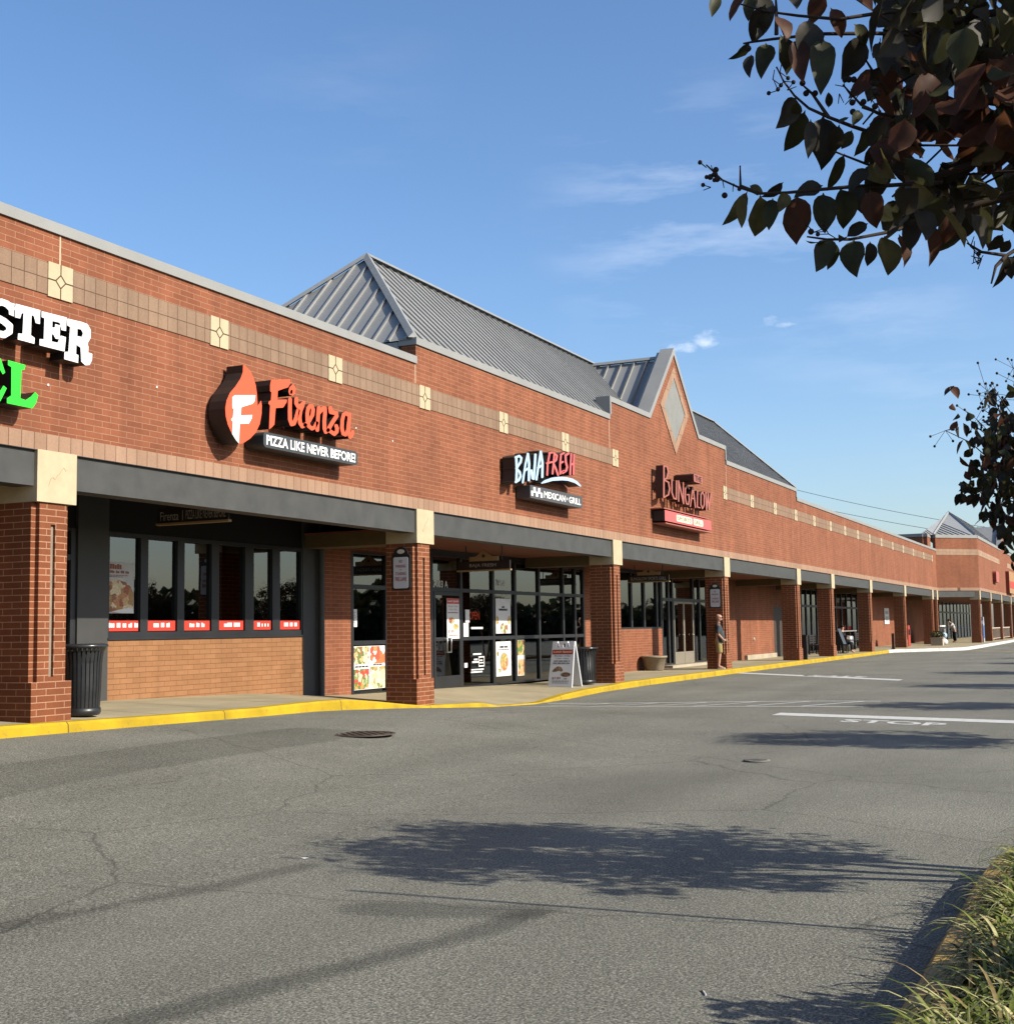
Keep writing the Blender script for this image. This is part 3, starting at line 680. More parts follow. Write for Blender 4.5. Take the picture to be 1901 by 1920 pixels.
# fascia beam between the caps, its lip, the soffit
mb = MB(); px = [-40.0, -27.3, -17.4, -7.5, PX0] + PX + [94.3]
for a, b in zip(px[:-1], px[1:]): mb.box(a+.656, b-.006, .03, .34, 3.36, ZB)
mb.build('fascia_beam', M_beam, arc)
mb = MB()
for a, b in zip(px[:-1], px[1:]):
    mb.box(a+.656, b-.006, -.012, .05, 3.795, 3.803)
mb.build('beam_flashing', M_signblk, arc)
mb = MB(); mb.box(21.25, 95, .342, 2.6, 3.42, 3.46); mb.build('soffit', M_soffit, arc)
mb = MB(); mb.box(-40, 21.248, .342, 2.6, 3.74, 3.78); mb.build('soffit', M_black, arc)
for x in px[6:]: mb = MB(); mb.box(x+.03, x+.60, .655, 2.497, 3.17, 3.418); mb.build('lintel', M_olive, arc)
mb = MB(); mb.box(PX[0]+.03, PX[0]+.60, .655, 2.497, 3.17, 3.738); mb.build('lintel', M_olive, arc)

# the wall under the canopy, y = 2.5
YW = 2.5
def bw(mb, x0, x1, z0, z1, y0=YW, y1=YW+.25): mb.box(x0, x1, y0, y1, z0, z1)
for args in ((-40,12.4,-.2,3.74),(21.96,22.96,-.3,3.42),(24.45,26.35,-.3,3.42),(22.96,24.45,3.2,3.42,YW+.02),(35.75,38.1,-.3,3.42),(38.1,42.75,-.2,1.50),(48.3,58.3,-.1,3.42),(60.0,60.6,-.1,3.42),(67.6,69.6,-.1,3.42),(78.6,94.9,-.1,3.42),(58.3,60.0,2.4,3.42)):
    mb = MB(); bw(mb, *args); mb.build('storefront_wall', M_brick, arc)
mb = MB(); mb.box(15.83, 21.2, YW-.02, YW+.25, -.2, 1.455); sill = mb.build('sill_wall', M_tan, arc)
mb = MB(); mb.box(53.2, 58.2, YW-.14, YW-.002, -.1, .34); mb.build('concrete_ledge', M_conc, arc)
mb = MB(); mb.box(21.2, 21.96, YW-.01, YW+.25, -.3, 3.74); mb.tube([(21.72,YW-.09,.2),(21.72,YW-.09,3.7)], .06, 10)
mb.build('downpipe', M_greycol, arc)
mb = MB(); mb.box(12.4, 21.2, YW+.02, YW+.2, 3.17, 3.74); mb.build('window_header', M_black, arc)
# interior behind the glass
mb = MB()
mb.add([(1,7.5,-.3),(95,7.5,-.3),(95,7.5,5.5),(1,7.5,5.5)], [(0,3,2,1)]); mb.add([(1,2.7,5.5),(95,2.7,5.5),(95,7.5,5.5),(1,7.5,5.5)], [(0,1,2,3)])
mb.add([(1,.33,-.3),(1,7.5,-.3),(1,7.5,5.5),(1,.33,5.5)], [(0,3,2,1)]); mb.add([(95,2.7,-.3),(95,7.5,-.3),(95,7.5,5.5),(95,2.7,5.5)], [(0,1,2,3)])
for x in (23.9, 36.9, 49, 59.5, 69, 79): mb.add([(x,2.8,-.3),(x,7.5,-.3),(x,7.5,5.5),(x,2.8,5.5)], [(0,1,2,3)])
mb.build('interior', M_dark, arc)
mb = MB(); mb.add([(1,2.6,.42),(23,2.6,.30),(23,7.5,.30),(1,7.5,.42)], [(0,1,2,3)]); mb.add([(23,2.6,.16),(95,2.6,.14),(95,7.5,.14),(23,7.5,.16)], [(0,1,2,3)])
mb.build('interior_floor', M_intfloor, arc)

def storefront(name, xm, zm, fw=.055, depth=.11, y=YW, skip=(), parent=arc):
    """aluminium storefront: xm / zm are the mullion centre lines"""
    mb = MB()
    for x in xm: mb.box(x-fw, x+fw, y, y+depth, zm[0], zm[-1])
    for z in zm:
        for a, b in zip(xm[:-1], xm[1:]): mb.box(a+fw, b-fw, y+.004, y+depth-.004, z-fw*.8 if z != zm[0] else z, z+fw*.8 if z != zm[-1] else z)
    f = mb.build(name, M_bronze, parent)
    for i, (a, b) in enumerate(zip(xm[:-1], xm[1:])):
        for j, (c, d) in enumerate(zip(zm[:-1], zm[1:])):
            if (i, j) in skip: continue
            g = MB(); g.add([(a+fw*.5, y+.05, c+.01), (b-fw*.5, y+.05, c+.01), (b-fw*.5, y+.05, d-.01), (a+fw*.5, y+.05, d-.01)], [(0,1,2,3)])
            g.build('glass_pane', M_glass, f)
    return f
# pizza shop: door zone, grey panel, six windows
storefront('storefront_frame', [12.45,13.7,15.1], [.5,2.72,3.17])
mb = MB(); mb.box(15.16, 15.826, YW-.03, YW+.2, .3, 3.74); mb.build('wall_panel', M_greycol, arc)
mb = MB(); wins = [(15.88,16.60),(16.78,17.51),(17.69,18.42),(18.63,19.38),(19.64,20.22),(20.46,21.16)]
prev = 15.828
for a, b in wins:
    mb.box(prev, a, YW, YW+.12, 1.585, 3.10); prev = b
mb.box(prev, 21.198, YW, YW+.12, 1.585, 3.10); mb.box(15.828, 21.198, YW+.002, YW+.12, 3.10, 3.168); mb.box(15.828, 21.198, YW+.002, YW+.12, 1.46, 1.585); mb.box(15.82, 21.198, YW-.045, YW+.001, 1.457, 1.492)
wf = mb.build('window_frame', M_bronze, arc)
for a, b in wins:
    g = MB(); g.add([(a-.01,YW+.06,1.58),(b+.01,YW+.06,1.58),(b+.01,YW+.06,3.11),(a-.01,YW+.06,3.11)], [(0,1,2,3)]); g.build('glass_pane', M_glass, wf)
storefront('storefront_frame', [23.0,24.40], [.23,1.305,2.47,3.2])
bf = storefront('storefront_frame', [26.42,27.9,29.65,30.96,32.5,34.17,35.05,35.70], [.16,1.335,2.49,3.30], skip=((0,0),(0,1)))
mb = MB(); mb.box(26.35, 35.75, YW+.01, YW+.2, 3.30, 3.42); mb.build('window_header', M_bronze, arc)
# glass door of the middle shop
def door(x0, x1, z0, z1, y=YW, parent=arc, kick=.28, hx=None, hz=1.19, glassm=None):
    mb = MB(); s = .085
    mb.box(x0, x0+s, y-.01, y+.05, z0, z1); mb.box(x1-s, x1, y-.01, y+.05, z0, z1); mb.box(x0+s, x1-s, y-.008, y+.048, z1-s, z1); mb.box(x0+s, x1-s, y-.008, y+.048, z0, z0+kick)
    d = mb.build('door', M_bronze, parent)
    g = MB(); g.add([(x0+s*.5,y+.02,z0+kick-.02),(x1-s*.5,y+.02,z0+kick-.02),(x1-s*.5,y+.02,z1-.04),(x0+s*.5,y+.02,z1-.04)], [(0,1,2,3)]); g.build('glass_pane', M_glass, d)
    if hx:
        h_ = MB(); h_.tube([(hx-.10,y-.02,hz-.16),(hx-.10,y-.09,hz-.16),(hx-.10,y-.09,hz+.16),(hx-.10,y-.02,hz+.16)], .016, 8)
        h_.tube([(hx+.10,y-.02,hz-.16),(hx+.10,y-.09,hz-.16),(hx+.10,y-.09,hz+.16),(hx+.10,y-.02,hz+.16)], .016, 8)
        h_.tube([(hx-.10,y-.09,hz+.16),(hx+.10,y-.09,hz+.16)], .016, 8); h_.tube([(hx-.10,y-.09,hz-.16),(hx+.10,y-.09,hz-.16)], .016, 8)
        h_.build('door_handle', mat('brushed_steel', (.55,.55,.55), .3, .5, metal=.9), d)
    return d
door(26.49, 27.84, .20, 2.44, hx=27.07)
# sports bar: window over the brick sill, then doors
mb = MB(); bxs = [38.1,39.8,41.03,42.3,42.75]
storefront('storefront_frame', bxs, [1.50,3.36], .07)
bar_f = storefront('storefront_frame', [42.82,43.55,44.0,46.4,47.2,48.25], [.24,2.5,3.36], .07, skip=((2,0),))
mb = MB(); mb.box(42.75, 48.3, YW-.35, YW+.3, -.1, .235); mb.build('door_step', M_conc, arc)
M_alu = mat('tan_aluminium', (.30,.26,.20), .45, .4, metal=.3, var=.1)
def alu_door(x0, x1):
    mb = MB(); y = YW; z0, z1 = .245, 2.44; s = .07
    mb.box(x0, x0+s, y-.01, y+.05, z0, z1); mb.box(x1-s, x1, y-.01, y+.05, z0, z1); mb.box(x0+s, x1-s, y-.008, y+.048, z1-s, z1); mb.box(x0+s, x1-s, y-.008, y+.048, z0, z0+.42)
    d = mb.build('door', M_alu, arc); g = MB(); g.add([(x0+.03,y+.02,z0+.4),(x1-.03,y+.02,z0+.4),(x1-.03,y+.02,z1-.04),(x0+.03,y+.02,z1-.04)], [(0,1,2,3)]); g.build('glass_pane', M_glass, d)
    h_ = MB(); h_.ball((x1-.2, y-.04, 1.25), .05); h_.build('door_handle', M_alu, d)
alu_door(44.08, 45.19); alu_door(45.21, 46.32)
# more doors and storefronts further on
mb = MB(); mb.box(58.32, 59.98, YW+.02, YW+.09, .15, 2.4); mb.build('door', mat('brown_door', (.06,.045,.035), .6, .3, var=.1), arc)
storefront('storefront_frame', [60.65,61.8,62.9,64.0,65.1,66.3,67.55], [.2,2.5,3.36], .07)
storefront('storefront_frame', [69.65,71,72.4,73.9,75.4,77,78.55], [.2,2.5,3.36], .07)
mb = MB(); mb.box(60.6, 67.6, YW+.02, YW+.2, 3.36, 3.42); mb.box(69.6, 78.6, YW+.02, YW+.2, 3.36, 3.42); mb.box(38.1, 48.3, YW+.02, YW+.2, 3.36, 3.42); mb.build('window_header', M_bronze, arc)

# roofs: standing seam metal
M_roof = mat('roof_metal', (.33, .33, .32), .5, .35, metal=.25, var=.08, vscale=.8)
M_roofc = mat('roof_trim', (.33, .335, .32), .5, .35, metal=.2, var=.06)
def slope(mb, a, b, c, d, step=.335, rib=.032, wdt=.028):
    """roof plane: eave a-b, ridge d-c (d above a side). Ribs run perpendicular to the eave, clipped to the plane"""
    a, b, c, d = map(Vector, (a, b, c, d)); mb.add([a, b, c, d] if (c-d).length > 1e-6 else [a, b, c], [(0,1,2,3) if (c-d).length > 1e-6 else (0,1,2)])
    e = (b-a); L_ = e.length; e.normalize(); n = (b-a).cross(d-a).normalized(); up = n.cross(e).normalized()
    if up.z < 0: up = -up
    if n.z < 0: n = -n
    H = (d-a).dot(up); da, db = (d-a).dot(e), (c-a).dot(e)
    k = step*.5
    while k < L_:
        if k < da: top = H*k/da
        elif k > db: top = H*(L_-k)/(L_-db)
        else: top = H
        if top > .05:
            p = a + e*k; q = p + up*top; s = e*wdt/2; u = n*rib
            mb.add([p-s, p+s, q+s, q-s, p-s+u, p+s+u, q+s+u, q-s+u], [(4,5,6,7),(0,1,5,4),(1,2,6,5),(2,3,7,6),(3,0,4,7)])
        k += step
RY, RZ, EZ = 2.62, 9.62, 7.04
x0, x1 = XA-.05, XD+.05; rx0, rx1 = x0+2.6, x1-2.6; yb = 5.24; ef = -.0
mb = MB()
slope(mb, (x0,.02,EZ), (x1,.02,EZ), (rx1,RY,RZ), (rx0,RY,RZ))
slope(mb, (x1,yb,EZ), (x0,yb,EZ), (rx0,RY,RZ), (rx1,RY,RZ))
slope(mb, (x0,yb,EZ), (x0,.02,EZ), (rx0,RY,RZ), (rx0,RY,RZ), .375, .045, .04)
slope(mb, (x1,.02,EZ), (x1,yb,EZ), (rx1,RY,RZ), (rx1,RY,RZ), .62, .07, .05)
roof = mb.build('main_roof', M_roof, arc)
mb = MB()
def hipcap(p, q, w_=.10):
    p, q = Vector(p), Vector(q); d = (q-p).normalized(); s = d.cross(Vector((0,0,1))).normalized()*w_; u = Vector((0,0,1))
    mb.add([p-s, p+u*.10, p+s, q-s, q+u*.10, q+s], [(0,1,4,3),(1,2,5,4),(0,2,1),(3,4,5)])
for p, q in (((x0,.02,EZ+.03),(rx0,RY,RZ+.03)),((x0,yb,EZ+.03),(rx0,RY,RZ+.03)),((x1,.02,EZ+.03),(rx1,RY,RZ+.03)),((x1,yb,EZ+.03),(rx1,RY,RZ+.03)),((rx0,RY,RZ+.03),(rx1,RY,RZ+.03))): hipcap(p, q)
mb.build('hip_cap', M_roofc, roof)
mb = MB(); mb.box(x0+.02, x0+.16, .37, yb, EZ-.3, EZ-.02); mb.box(x1-.16, x1-.02, .37, yb, EZ-.3, EZ-.02); mb.build('eave_fascia', M_roofc, roof)
# gable cross roof
mb = MB(); gz = GZ-.12; gy = .36
hw = 2.62
slope(mb, (GX-hw, 0.02+gy-.36+2.62-2.6, EZ+.02), (GX-hw, gy, EZ+.02), (GX, gy, gz), (GX, 2.62, gz), .55, .07, .05) if False else None
def gable_side(s):
    # plane from ridge (GX, gy..2.62) down to valley on the main roof: vertices ridge front, ridge back, valley foot, eave front
    rf, rb = Vector((GX,gy,gz)), Vector((GX,2.62,gz)); ef_ = Vector((GX+s*2.45,gy,gz-2.45)); 
    vs = [rf, rb, Vector((GX+s*2.45, .25, gz-2.45)), ef_]
    mb.add(vs, [(0,1,2,3) if s < 0 else (3,2,1,0)])
    n = Vector((s,0,1)).normalized()
    for k in range(1, 6):
        y = gy + .42*k
        if y > 2.5: break
        top = Vector((GX,y,gz)); ln = 2.45*(1 - (y-gy)/(2.62-gy)) 
        bot = Vector((GX+s*ln, y, gz-ln)); q = Vector((0,.025,0)); u = n*.07
        mb.add([top-q,top+q,bot+q,bot-q,top-q+u,top+q+u,bot+q+u,bot-q+u], [(4,5,6,7),(7,6,5,4),(0,1,5,4),(1,2,6,5),(2,3,7,6),(3,0,4,7)])
gable_side(-1); gable_side(1)
groof = mb.build('gable_roof', M_roof, arc)
mb = MB(); hipcap((GX,gy,gz+.03),(GX,2.7,gz+.03)); 
for s in (-1,1): hipcap((GX,2.62,gz+.02),(GX+s*2.5,.2,gz-2.45))
mb.build('ridge_cap', M_roofc, groof)
mb = MB(); 
for s in (-1,1):
    xe = GX+s*(GX-G0); mb.prism([(xe,7.42),(GX,GZ),(GX,GZ+.12),(xe-s*0+s*.02,7.54)] if s < 0 else [(xe,7.42),(xe+.02,7.54),(GX,GZ+.12),(GX,GZ)], (0,.388,0), FX, FZ, (0,.10,0))
mb.build('gable_back', M_roofc, groof)
# low roof deck behind the parapets
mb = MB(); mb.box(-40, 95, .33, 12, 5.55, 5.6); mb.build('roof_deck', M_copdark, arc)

# ------------------------------------------------------------------ the next wing
wing = empty('corner_building', 'further red brick wing with an angled corner, white trim and its own grey roof', 'building')
A, B, E_ = (94.95, 0.0), (97.6, -2.5), (140.0, -2.5)
mb = MB()
def vwall(mb, p, q, z0, z1, th=.3, out=0.0, mi=0):
    p, q = Vector((*p,0)), Vector((*q,0)); d = (q-p).normalized(); n = Vector((d.y, -d.x, 0))
    a, b = p + n*out, q + n*out; c, e = q - n*th, p - n*th
    mb.add([(v.x,v.y,z) for z in (z0,z1) for v in (a,b,c,e)], [(0,3,2,1),(4,5,6,7),(0,1,5,4),(1,2,6,5),(2,3,7,6),(3,0,4,7)], mi)
GW = 118.6
vwall(mb, A, B, ZB, 7.5); vwall(mb, B, (140,-2.5), ZB, 7.5)
mb.box(93.4, 94.949, .33, .6, ZB, 7.5); mb.box(93.15, 93.4, .6, 9, ZB, 7.5)
mb.prism([(GW-2.3,7.5),(GW+2.3,7.5),(GW,9.7)], (0,-2.5,0), FX, FZ, (0,.3,0))
M_wbrick = brick('wing_brick', (0.1878, 0.0643, 0.0313), (0.1518, 0.049, 0.0231), (0.2625, 0.1387, 0.0825), msize=.005, op='SUBTRACT')
mb.build('facade_wall', M_wbrick, wing)
mb = MB(); vwall(mb, A, B, 7.5, 7.72, .34, .04); vwall(mb, (97.62,-2.5), (GW-2.3,-2.5), 7.503, 7.717, .34, .04); vwall(mb, (GW+2.3,-2.5), (140,-2.5), 7.5, 7.72, .34, .04)
mb.box(93.3, 94.96, .30, .62, 7.5, 7.72); mb.box(93.1, 93.29, .6, 9, 7.5, 7.72)
for s in (-1,1): mb.prism([(GW+s*2.32,7.5),(GW,9.7),(GW,9.92),(GW+s*2.5,7.55)], (0,-2.56,0), FX, FZ, (0,.42,0))
mb.build('coping', M_coping, wing)
mb = MB(); vwall(mb, A, B, 6.3, 6.72, .0, .015); vwall(mb, (97.7,-2.5), (114.5,-2.5), 6.3, 6.72, 0, .015); vwall(mb, (122,-2.5), (140,-2.5), 6.3, 6.72, 0, .015)
mb.build('tile_band', brick('wing_tile', (0.285, 0.1875, 0.1237), (0.2475, 0.1575, 0.105), (0.1125, 0.06, 0.0375), bw=.42, rh=.21, offset=0, zoff=6.3, bumpd=.002, op='SUBTRACT'), wing)
mb = MB(); vwall(mb, A, B, ZB, 4.015, .0, .015); vwall(mb, (97.6,-2.5), (140,-2.5), ZB, 4.015, 0, .015); mb.build('soldier_band', M_sold, wing)
mb = MB(); vwall(mb, (95.0,-.05), B, 3.36, ZB, .3, -.03); vwall(mb, (97.6,-2.5), (140,-2.5), 3.36, ZB, .3, -.03); mb.build('fascia_beam', M_beam, wing)
for x in (97.35, 105.4, 114.6, 124.1, 133.5):
    pl = pillar(x, .15, wing); pl.location.y = -2.5
mb = MB(); mb.add([(94.9,.35,3.44),(97.8,-2.15,3.44),(140,-2.15,3.44),(140,2.6,3.44),(94.9,2.6,3.44)], [(4,3,2,1,0)]); mb.build('soffit', M_soffit, wing)
mb = MB(); mb.box(94.9, 107.5, 2.5, 2.75, -.1, 3.43); mb.build('storefront_wall', M_wbrick, wing)
storefront('storefront_frame', [107.5+i*2.6 for i in range(13)], [.15,2.5,3.43], .09, parent=wing)
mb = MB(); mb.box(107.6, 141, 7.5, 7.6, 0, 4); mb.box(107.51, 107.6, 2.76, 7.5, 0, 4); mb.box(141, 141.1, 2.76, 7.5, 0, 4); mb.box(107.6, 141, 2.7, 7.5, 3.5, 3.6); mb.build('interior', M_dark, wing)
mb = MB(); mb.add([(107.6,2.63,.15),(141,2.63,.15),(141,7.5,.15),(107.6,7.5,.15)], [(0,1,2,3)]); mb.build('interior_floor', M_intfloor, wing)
mb = MB(); ap = (104.0, .1, 9.95); ap2 = (132, .1, 9.95); e0 = 7.7
slope(mb, (94.95,.1,e0), (97.62,-2.4,e0), ap, ap, .5, .06, .05); slope(mb, (97.62,-2.4,e0), (138,-2.4,e0), ap2, ap, .5, .06, .04)
slope(mb, (93.3,.7,e0), (94.95,.1,e0), ap, ap, .5, .06, .05)
mb.add([ap, ap2, (132,2.2,e0), (104,1.4,e0)], [(0,1,2,3)]); mb.add([(93.3,.7,e0), ap, (104,1.4,e0)], [(0,1,2)])
for s in (-1,1):
    mb.add([(GW,-2.1,9.7),(GW,.4,9.75),(GW+s*2.6,-2.0,7.2),(GW+s*2.6,-2.1,7.2)], [(0,1,2,3)])
    for k in range(1,5):
        y = -2.1+.5*k; ln = 2.6*(1-(y+2.1)/2.6); mb.box(GW-.0, GW+.001, y, y+.05, 9.6, 9.8)
wr = mb.build('hip_roof', M_roof, wing)
mb = MB(); hipcap((94.95,.1,e0+.02), (104,.1,9.98)); hipcap((97.62,-2.4,e0+.02), (104,.1,9.98)); hipcap((104,.1,9.98),(132,.1,9.98)); mb.build('hip_cap', M_roofc, wr)
# white railing between the far pillars
for (xa, xb) in ((106.2,114.5),(115.4,124.0)):
    mb = MB(); y = -2.3; mb.box(xa, xb, y-.03, y+.03, 1.08, 1.16); mb.box(xa, xb, y-.02, y+.02, .28, .33)
    x = xa+.1
    while x < xb: mb.box(x, x+.035, y-.015, y+.015, .33, 1.08); x += .32
    tag(mb.build('railing', mat('railing_tan', (.52,.40,.30), .6, .3)), 'tan slatted railing right of the drinks cooler, between the nearer far pillars' if xa < 110 else 'tan slatted railing at the right edge, between the last far pillars', 'railing', 'railings between the far pillars')

#PART2
# ------------------------------------------------------------------ wall signs
def sgn(name, label, cat='sign', group=None, loc=(0,0,0)): return empty(name, label, cat, group, loc)
YF = -.36
# rooster sign at the left edge (only its last letters are in the picture)
s = sgn('channel_letter_sign', 'white slab letters STER above green letters EL at the left end of the wall')
o, k = (0,550), 7.679
LET = {
 'S': ([([(165,215),(100,150),(20,120),(-60,150),(-95,240),(-50,340),(60,400),(140,470),(135,550),(60,595),(-50,570),(-120,490)],95)], [[(120,125),(210,145),(200,330),(130,300)]], []),
 'T': ([], [[(225,145),(580,240),(575,440),(515,425),(490,330),(455,305),(445,600),(500,640),(495,725),(255,660),(262,575),(325,580),(340,275),(310,290),(290,360),(215,340)]], []),
 'E': ([], [[(600,255),(960,345),(950,540),(885,525),(860,420),(755,395),(752,490),(790,490),(795,440),(865,460),(860,660),(800,650),(770,590),(745,585),(745,690),(830,710),(875,605),(950,630),(930,835),(570,745),(570,655),(630,660),(640,355),(600,340)]], []),
 'R': ([], [[(970,360),(1180,410),(1260,440),(1305,520),(1305,640),(1260,720),(1275,770),(1268,915),(1275,850),(1330,870),(1325,960),(1290,1030),(1230,1035),(1170,980),(1160,780),(1100,735),(1095,870),(1130,890),(1125,1000),(925,945),(930,840),(985,840),(1010,480),(970,460)]], [[(1115,505),(1170,520),(1195,570),(1180,625),(1112,615)]])}
for nm, (st, pl, ho) in LET.items():
    mb = MB(); strokes_mesh(mb, o, k, st, pl, ho, y0=-.30); mb.build('white_letter', [M_white, M_signblk], s)
for pl, st in (([[(115,960),(365,1030),(355,1095),(310,1105),(295,1510),(370,1535),(440,1490),(505,1420),(550,1465),(520,1580),(465,1655),(100,1580),(100,1510),(160,1470),(165,1060),(115,1030)]], []),
               ([[(-260,870),(10,935),(75,1140),(40,1165),(-30,1040),(-110,1010),(-112,1190),(-60,1195),(-50,1270),(-115,1260),(-115,1430),(-20,1440),(50,1325),(98,1365),(0,1560),(-270,1490),(-270,1420),(-215,1400),(-205,960),(-260,930)]], [])):
    mb = MB(); strokes_mesh(mb, o, k, st, pl, y0=-.30); mb.build('green_letter', [M_green, M_signblk], s)
# pizza sign
s = sgn('pizza_shop_sign', 'orange flame badge and script letters over a charcoal tagline box, PIZZA LIKE NEVER BEFORE')
o, k = (385,670), 10.667
FL = [(755,145),(800,170),(890,260),(960,400),(1010,560),(1035,750),(1045,970),(1075,930),(1115,860),(1130,960),(1125,1130),(1090,1330),(1010,1500),(900,1620),(780,1700),(670,1730),(600,1640),(530,1520),(450,1340),(410,1180),(400,1020),(425,860),(490,710),(600,580),(700,430),(750,300)]
mb = MB(); strokes_mesh(mb, o, k, (), [FL]); fl = mb.build('flame_badge', [M_orange, M_signblk], s)
mb = MB(); strokes_mesh(mb, o, k, (), [[(590,755),(1005,755),(985,880),(940,930),(740,990),(720,1000),(710,1160),(940,1150),(930,1220),(870,1325),(690,1330),(672,1722),(600,1632),(537,1525),(550,1300),(515,1240),(550,1205),(570,1040),(540,1010),(540,800)]], y0=-.368, y1=-.3615)
mb.build('badge_initial', [M_white, M_white], fl)
o, k = (490,700), 10.005
SCR = [
 ([], [[(185,120),(540,110),(548,180),(500,260),(380,300),(310,325),(300,490),(480,490),(475,540),(410,640),(270,650),(245,960),(200,1010),(145,1050),(150,900),(165,600),(135,570),(140,525),(180,505),(190,355),(165,330),(165,220)]], []),
 ([([(540,490),(535,700),(537,860),(570,955),(612,940),(655,830),(690,700)],72)], [[(595,190),(645,280),(630,370),(590,420),(560,405),(530,400),(510,340),(525,270),(560,230)]], [[(560,300),(590,320),(585,370),(560,395),(540,370),(545,330)]]),
 ([([(655,475),(655,560),(700,640),(760,585),(790,555)],70),([(775,600),(735,700),(718,820),(728,930),(770,995),(825,965)],72)], [], []),
 ([([(820,970),(900,890),(960,780),(972,680),(950,615),(915,605),(880,650),(862,750),(865,880),(892,990),(950,1035),(1000,1010),(1040,930)],68)], [], []),
 ([([(1078,645),(1065,800),(1052,1060)],68),([(1080,740),(1150,660),(1192,650),(1195,750),(1182,900),(1185,1030),(1210,1098),(1255,1060)],70)], [], []),
 ([([(1292,650),(1305,725),(1405,745),(1412,800),(1345,900),(1285,1000),(1255,1070)],74),([(1255,1065),(1310,1095),(1370,1140),(1415,1095),(1420,1030),(1405,985)],68)], [], []),
 ([([(1585,745),(1545,770),(1518,880),(1512,1030),(1535,1130),(1580,1150),(1625,1070),(1640,920)],66),([(1585,745),(1620,775),(1655,765)],60),([(1655,765),(1640,950),(1640,1110),(1665,1195),(1700,1150),(1712,1095)],62)], [], [])]
for st, pl, ho in SCR:
    mb = MB(); strokes_mesh(mb, o, k, st, pl, ho); mb.build('script_letter', [M_orange, M_signblk], s)
def rbox(mb, x0, x1, z0, z1, y0, y1, r=.05, mi=0, side=None):
    P = []
    for cx, cz, a0 in ((x1-r,z1-r,0),(x0+r,z1-r,90),(x0+r,z0+r,180),(x1-r,z0+r,270)):
        for q in range(6): a = R(a0+q*18); P.append((cx+r*math.cos(a), cz+r*math.sin(a)))
    mb.prism(P, (0,y0,0), FX, FZ, (0,y1-y0,0), mi, side_mi=side)
mb = MB(); rbox(mb, 15.98, 18.63, 4.312, 4.545, YF, -.03, .07); tb = mb.build('tagline_box', M_signgry, s)
mb = MB(); put_text(mb, 'PIZZA LIKE NEVER BEFORE!', (16.05,YF-.004,4.352), FX, FZ, 2.51, .155, bold=.028); mb.build('tagline_lettering', M_white, tb)
# mexican grill sign
s = sgn('mexican_grill_sign', 'light blue and red brush letters BAJA FRESH with a blue swoosh over a grey box')
o, k = (930,835), 10.56
for grp, mt in (([[([(400,232),(412,480),(402,720)],46),([(390,240),(460,208),(502,250),(488,330),(405,455)],42),([(405,460),(470,530),(488,610),(455,685),(392,725)],44)],
                  [([(630,170),(582,380),(530,735)],38),([(630,170),(655,350),(650,690)],46),([(560,510),(650,445)],36)],
                  [([(780,185),(768,400),(745,660),(722,650),(700,500)],46)],
                  [([(885,125),(850,350),(800,675)],40),([(885,125),(920,350),(915,625)],46),([(830,450),(920,385)],38)]], M_blue),
                ([[([(1062,155),(1022,380),(1012,585)],34),([(1050,155),(1110,140)],32),([(1005,355),(1105,330)],32)],
                  [([(1155,155),(1140,350),(1118,560)],34),([(1145,150),(1208,205),(1190,290),(1130,340),(1180,450),(1228,590)],36)],
                  [([(1285,195),(1268,380),(1270,560)],34),([(1280,185),(1345,150)],32),([(1268,355),(1325,325)],32),([(1272,545),(1345,505)],34)],
                  [([(1432,160),(1375,200),(1382,330),(1408,430),(1388,500),(1322,545)],40)],
                  [([(1488,170),(1468,575)],34),([(1545,185),(1535,570)],34),([(1475,395),(1540,350)],30)]], M_salmon)):
    for st in grp:
        mb = MB(); strokes_mesh(mb, o, k, st, y0=-.352, y1=-.06, grow=5, face_mi=1, side_mi=1); L_ = mb.build('letter_box', [mt, M_signblk], s)
        mb = MB(); strokes_mesh(mb, o, k, st, y0=-.36, y1=-.3525); mb.build('brush_letter', [mt, mt], L_)
mb = MB(); strokes_mesh(mb, o, k, (), [[(890,745),(960,690),(1100,640),(1250,620),(1400,630),(1520,660),(1620,720),(1690,810),(1660,815),(1560,745),(1420,700),(1300,692),(1120,702),(980,742),(900,760)]]); mb.build('swoosh', [M_blue, M_signblk], s)
mb = MB(); rbox(mb, 25.66, 28.64, 4.372, 4.652, YF, -.03, .012); bx = mb.build('tagline_box', mat('sign_grey', (.075,.075,.078), .5, .35), s)
mb = MB()
put_text(mb, 'MEXICAN', (26.40,YF-.004,4.435), FX, FZ, 1.22, .15, bold=.02); put_text(mb, 'GRILL', (27.83,YF-.004,4.435), FX, FZ, .72, .15, bold=.02)
mb.box(27.68, 27.74, YF-.005, YF-.002, 4.49, 4.545)
u0 = 25.70
for (a, b, c, d) in ((0,.12,4.42,4.53),(.12,.25,4.50,4.62),(.25,.37,4.42,4.53),(.37,.50,4.50,4.62),(.50,.62,4.42,4.53)): mb.box(u0+a, u0+b-.005, YF-.005, YF-.002, c, d)
mb.build('tagline_lettering', M_white, bx)
